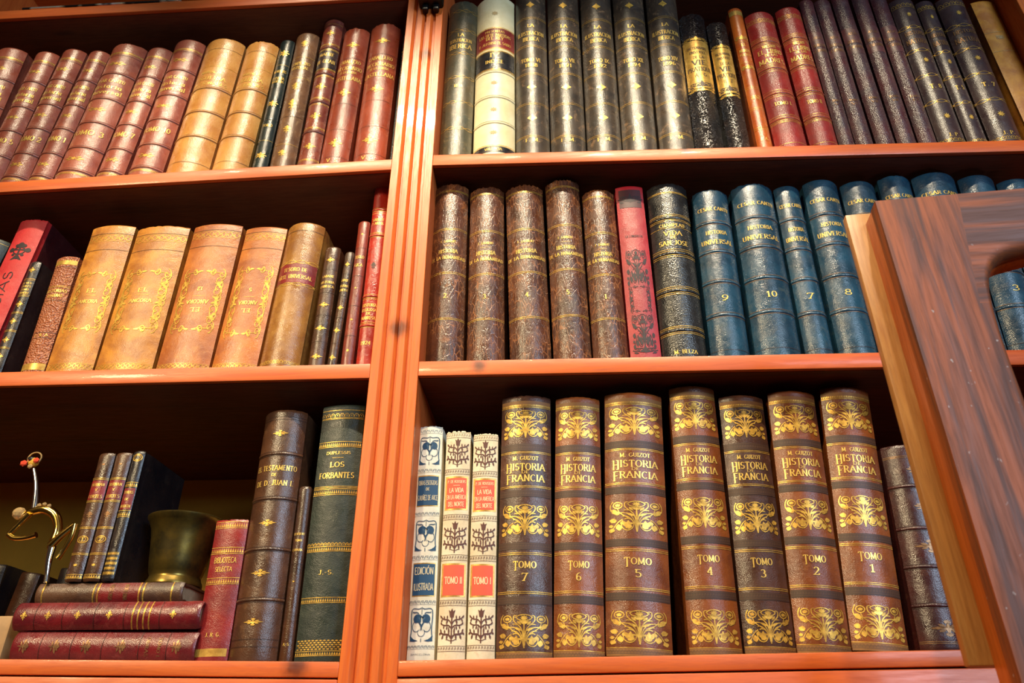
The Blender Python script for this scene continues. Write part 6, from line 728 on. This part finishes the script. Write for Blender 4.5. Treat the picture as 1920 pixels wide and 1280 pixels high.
# black fixture at the top of the middle post
BLK = plain('black_metal', (18, 18, 20), .35, .3)
r = empty('lamp_bracket', (-.205, -.001, 2.772)); tag(r, 'small black metal bracket clipped onto the fluted post at the top edge', 'bracket')
b_ = box('housing', (-.0225, .0225, -.022, 0, .0, .055), BLK, r, bev=.002)
for dx in (-.016, .004):
    bm = bmesh.new(); add_box(bm, dx, dx+.011, -.010, .0, -.014, .0005, bev=.002); link('clip', bm_mesh(bm), BLK, r)

# metal strip on the top left shelf edge, its glints painted into the colour
t_ = NT('painted_glint_metal'); v_ = t_.coord((1, 1, 1)); cc = t_.ramp(t_.noise(v_, 22, 2, .5), [(.40, (.03, .03, .03, 1)), (.5, (.9, .85, .6, 1)), (.58, (.95, .95, 1, 1)), (.64, (.05, .05, .05, 1))])
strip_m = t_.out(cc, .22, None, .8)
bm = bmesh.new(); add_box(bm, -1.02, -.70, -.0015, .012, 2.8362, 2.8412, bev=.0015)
tag(link('metal_strip', bm_mesh(bm), strip_m), 'thin metal strip with painted glints lying along the edge of the highest shelf, top left corner', 'strip')

# ---------------------------------------------------------------- ornaments on the lower left shelf
def tube(pts, rad, n=12, sub=5):
    rad = [r*1.3 for r in rad]
    P_ = [Vector(p) for p in pts]; q = []; rr = []
    for i in range(len(P_)-1):
        p0 = P_[i-1] if i else P_[i]*2-P_[i+1]; p1, p2 = P_[i], P_[i+1]; p3 = P_[i+2] if i+2 < len(P_) else p2*2-p1
        for k in range(sub):
            t = k/sub
            q.append(.5*((2*p1)+(p2-p0)*t+(2*p0-5*p1+4*p2-p3)*t*t+(3*p1-p0-3*p2+p3)*t**3)); rr.append(rad[i]*(1-t)+rad[i+1]*t)
    q.append(P_[-1]); rr.append(rad[-1])
    V = []; F_ = []
    up_ = Vector((0, 1, 0))
    for i, p in enumerate(q):
        d = (q[min(i+1, len(q)-1)]-q[max(i-1, 0)]).normalized(); a = d.cross(up_)
        if a.length < .01: a = Vector((1, 0, 0))
        a.normalize(); b = d.cross(a)
        for k in range(n):
            V.append(tuple(p+(a*math.cos(2*PI*k/n)+b*math.sin(2*PI*k/n))*rr[i]))
    for i in range(len(q)-1):
        for k in range(n):
            F_.append((i*n+k, i*n+(k+1) % n, (i+1)*n+(k+1) % n, (i+1)*n+k))
    F_.append(tuple(range(n))[::-1]); F_.append(tuple((len(q)-1)*n+k for k in range(n)))
    return V, F_
GOLD = NT('polished_gold').out((.95, .62, .16, 1), .16, None, 1.0)
SILVER = NT('polished_silver').out((.85, .85, .85, 1), .14, None, 1.0)
def join(parts):
    V = []; F_ = []
    for v, f in parts:
        k = len(V); V += v; F_ += [tuple(i+k for i in q) for q in f]
    return mesh(V, F_)
fy = .037
fig = empty('figurine', (-.649, fy, 1.7472)); tag(fig, 'small gold and silver acrobat figurine balancing on top of the stacked books', 'figurine')
W = lambda x, y, z: (x+.649, y, z-1.7472)
link('body', join([tube([W(-.706, 0, 1.836), W(-.696, 0, 1.8395), W(-.680, 0, 1.8415), W(-.664, .001, 1.833), W(-.655, .001, 1.816), W(-.6545, 0, 1.800), W(-.658, 0, 1.789)], [.003, .0042, .0048, .0046, .0042, .0046, .003]),
  tube([W(-.656, -.002, 1.793), W(-.645, -.003, 1.806), W(-.6315, -.003, 1.8195)], [.0042, .0036, .0030]),
  tube([W(-.6315, -.003, 1.8205), W(-.632, -.002, 1.803), W(-.638, -.002, 1.783), W(-.6415, -.002, 1.776)], [.0030, .0028, .0022, .0028]),
  tube([W(-.698, -.003, 1.835), W(-.708, -.004, 1.820), W(-.7165, -.004, 1.808)], [.0034, .0026, .0028]),
  tube([W(-.7165, -.004, 1.808), W(-.706, -.005, 1.8025), W(-.690, -.005, 1.803), W(-.678, -.005, 1.8065)], [.0028, .0026, .0024, .003])]), GOLD, fig, 60)
link('standing_leg', join([tube([W(-.655, 0, 1.795), W(-.654, 0, 1.775), W(-.651, 0, 1.758), W(-.649, 0, 1.7472)], [.0040, .0032, .0022, .0026])]), SILVER, fig, 60)['label'] = 'silver leg'
link('raised_arm', join([tube([W(-.695, 0, 1.842), W(-.698, 0, 1.858), W(-.704, 0, 1.878), W(-.714, 0, 1.899)], [.0034, .0032, .0026, .002])]), SILVER, fig, 60)['label'] = 'silver rod-like arm'
def ico(name, c, r, mat, parent, sub=2, sc_=(1, 1, 1), flat=True):
    bm = bmesh.new(); bmesh.ops.create_icosphere(bm, subdivisions=sub, radius=r)
    for v in bm.verts: v.co = Vector((v.co.x*sc_[0]+c[0], v.co.y*sc_[1]+c[1], v.co.z*sc_[2]+c[2]))
    return link(name, bm_mesh(bm), mat, parent, 5 if flat else 60)
tcr = NT('cut_crystal'); tcr.b.inputs['Transmission Weight'].default_value = .5; CRY = tcr.out((1, .70, .32, 1), .08, None, .35)
ico('head', W(-.7135, -.001, 1.8365), .0085, CRY, fig, 2)['label'] = 'crystal head'
for k, (dx, dz) in enumerate(((-.688, 1.8465), (-.681, 1.8478), (-.674, 1.8455))):
    ico('crystal', W(dx, -.003, dz), .003, CRY, fig, 1)
tr_ = NT('red_glass'); tr_.b.inputs['Transmission Weight'].default_value = .25; REDG = tr_.out((.85, .10, .05, 1), .12, None, 0.0)
ty_ = NT('amber_glass'); ty_.b.inputs['Transmission Weight'].default_value = .3; AMB = ty_.out((.95, .55, .08, 1), .12, None, 0.0)
rs = ico('flower', W(-.718, 0, 1.9085), .0075, AMB, fig, 2, (1, .8, .9)); rs['label'] = 'glass flower with red petals and clear bowl'
for (dx, dz, s_, m_) in ((-.728, 1.9055, .0048, REDG), (-.7115, 1.9095, .0042, REDG), (-.7175, 1.901, .0035, CRY), (-.7205, 1.9120, .0040, SILVER)):
    p = ico('petal', W(dx, -.005, dz), s_, m_, rs, 1, (1.1, .6, 1))
p_ = [(math.cos(a/14*2*PI)*.0095-.7175, -.001, math.sin(a/14*2*PI)*.0085+1.914) for a in range(15)]
link('glass_loop', join([tube([W(*q_) for q_ in p_], [.0008]*15, 6, 2)]), CRY, rs, 60)

# brass cup
prof = [(0, 0), (.034, 0), (.0365, .002), (.0362, .006), (.0335, .011), (.033, .015), (.0352, .020), (.0375, .034), (.0395, .052), (.0415, .068), (.0440, .080), (.0480, .089), (.0512, .094), (.0516, .0965), (.0505, .0975), (.0480, .0965), (.0440, .090), (.0405, .080), (.0380, .064), (.0355, .040), (.0310, .024), (.015, .018), (0, .017)]
V = []; F_ = []; n = 56
for (rr, zz) in prof:
    for k in range(n): V.append((rr*.97*math.cos(2*PI*k/n), rr*.97*math.sin(2*PI*k/n), zz*.93))
for i in range(len(prof)-1):
    for k in range(n): F_.append((i*n+k, i*n+(k+1) % n, (i+1)*n+(k+1) % n, (i+1)*n+k))
tb = NT('tarnished_brass'); vb = tb.coord(); nb = tb.noise(vb, 26, 6, .65)
BRASS = tb.out(tb.mix(tb.ramp(nb, [(.35, 0.), (.65, 1.)]), srgb(70, 60, 34), srgb(140, 114, 50)), tb.ramp(nb, [(.3, .42), (.7, .24)]), tb.bump(nb, .2, .001), .85)
bm_ = mesh(V, F_); cup = link('brass_mortar', bm_, BRASS, None, 40); cup.location = (-.5065, .085, 1.7472)
tag(cup, 'tarnished brass mortar with a flared rim standing on the stacked books', 'mortar')

# pale block behind the stack
blk = box('wooden_block', (-.80, -.692, .055, .13, 1.6565, 1.7105), plain('pale_block', (196, 150, 96), .6, 0, .35, 40), None, bev=.003)
tag(blk, 'pale tan wooden block on the lower shelf left of the red stack', 'block')

# ---------------------------------------------------------------- dark door with the curved opening, right foreground
al = math.radians(4.4)
door = empty('cabinet_door', (.352, -.25, .06), (0, 0, -al)); tag(door, 'dark varnished wooden cabinet door with a curved opening, ajar in front of the blue volumes', 'door')
def frame_mesh(u0, u1, z0, z1, hole, y0, y1, bev):
    """a board u0..u1 x z0..z1 with a hole, from y0 to y1; the rim of the hole is rounded"""
    bm = bmesh.new(); hn = len(hole)
    outp = []
    c = (sum(p[0] for p in hole)/hn, sum(p[1] for p in hole)/hn)
    for (u, z) in hole:   # radial projection onto the rectangle
        du, dz = u-c[0], z-c[1]; t = min((u1-c[0])/du if du > 1e-9 else 9e9, (u0-c[0])/du if du < -1e-9 else 9e9, (z1-c[1])/dz if dz > 1e-9 else 9e9, (z0-c[1])/dz if dz < -1e-9 else 9e9)
        outp.append((c[0]+du*t, c[1]+dz*t))
    for k_, corner in enumerate(((u0, z0), (u0, z1), (u1, z0), (u1, z1))):
        j = min(range(hn), key=lambda i: (outp[i][0]-corner[0])**2+(outp[i][1]-corner[1])**2); outp[j] = corner
    def off(p, d):
        du, dz = p[0]-c[0], p[1]-c[1]; L = math.hypot(du, dz); return (p[0]+du/L*d, p[1]+dz/L*d)
    rings = [([(p[0], p[1]) for p in outp], y1), ([(p[0], p[1]) for p in outp], y0), ([off(p, bev*2.2) for p in hole], y0), ([off(p, bev*1.2) for p in hole], y0+bev*.25), ([off(p, bev*.35) for p in hole], y0+bev*.9), (hole, y0+bev*2), (hole, y1)]
    vs = [[bm.verts.new((p[0], yy, p[1])) for p in r_] for r_, yy in rings]
    for a in range(len(vs)):
        b = (a+1) % len(vs)
        for i in range(hn):
            j = (i+1) % hn
            bm.faces.new((vs[a][i], vs[a][j], vs[b][j], vs[b][i]))
    return bm_mesh(bm)
hl = [(.0785, 1.848), (.0784, 1.873), (.0788, 1.902), (.0805, 1.931), (.083, 1.953), (.0868, 1.968), (.0925, 1.9795), (.0945, 1.9825), (.098, 1.9862), (.103, 1.991), (.110, 1.9945), (.118, 1.997), (.128, 1.9990), (.15, 2.004), (.18, 2.010), (.22, 2.014)]
u1 = .44
mh = [(u1-p[0], p[1]) for p in reversed(hl[:-1])]
hole = hl+mh; lowz = [(u1-.0785, 1.7), (u1-.0785, 1.4), (u1-.0785, 1.0), (u1-.0785, .5), (u1-.0785, .2), (.33, .18), (.22, .18), (.11, .18), (.0785, .2), (.0785, .5), (.0785, 1.0), (.0785, 1.4), (.0785, 1.7)]
hole = [(a, b-.06) for a, b in hole+lowz]
link('front_frame', frame_mesh(0, u1, 0, 2.0155, hole, 0, .017, .006), WOODD, door, 40)['label'] = 'dark glossy front'
hole2 = [(a, b) for a, b in hole]
link('back_frame', frame_mesh(.0008, u1-.001, .001, 2.0150, hole2, .0172, .040, .002), WOODO, door, 40)['label'] = 'orange rear layer of the door edge'
as_ = box('astragal', (-.0185, .012, .0402, .052, 1.558, 2.031), WOODL, door, bev=.002); as_['label'] = 'pale strip along the door edge'

# ---------------------------------------------------------------- the room
PL = plain('wall_plaster', (120, 84, 54), .85, 0, .12, 6)
FL = wood('floor_boards', (50, 32, 22), (40, 25, 16), (32, 20, 12), 'X', .4, .2, dens=False)
struct(box('floor', (-2.6, 3.0, -3.3, .6, -.04, 0), FL)); struct(box('ceiling', (-2.6, 3.0, -3.3, .6, 3.9, 3.94), PL))
struct(box('wall_back', (-2.6, 3.0, .46, .54, 0, 3.9), PL)); struct(box('wall_left', (-2.68, -2.6, -3.3, .6, 0, 3.9), PL)); struct(box('wall_right', (3.0, 3.08, -3.3, .6, 0, 3.9), PL))
bm = bmesh.new()
for a in ((-2.6, 1.2, 0, 3.9), (2.6, 3.0, 0, 3.9), (1.2, 2.6, 0, 2.1), (1.2, 2.6, 3.6, 3.9)): add_box(bm, a[0], a[1], -3.38, -3.3, a[2], a[3])
struct(link('wall_front', bm_mesh(bm), PL))
bm = bmesh.new()
for a in ((1.2, 1.26, 2.1, 3.6), (2.54, 2.6, 2.1, 3.6), (1.26, 2.54, 2.1, 2.16), (1.26, 2.54, 3.54, 3.6), (1.875, 1.925, 2.16, 3.54), (1.26, 1.875, 2.83, 2.87), (1.925, 2.54, 2.83, 2.87)): add_box(bm, a[0], a[1], -3.36, -3.31, a[2], a[3], bev=.004)
struct(link('window_1', bm_mesh(bm), plain('window_paint', (226, 220, 206), .5, 0, .1)))
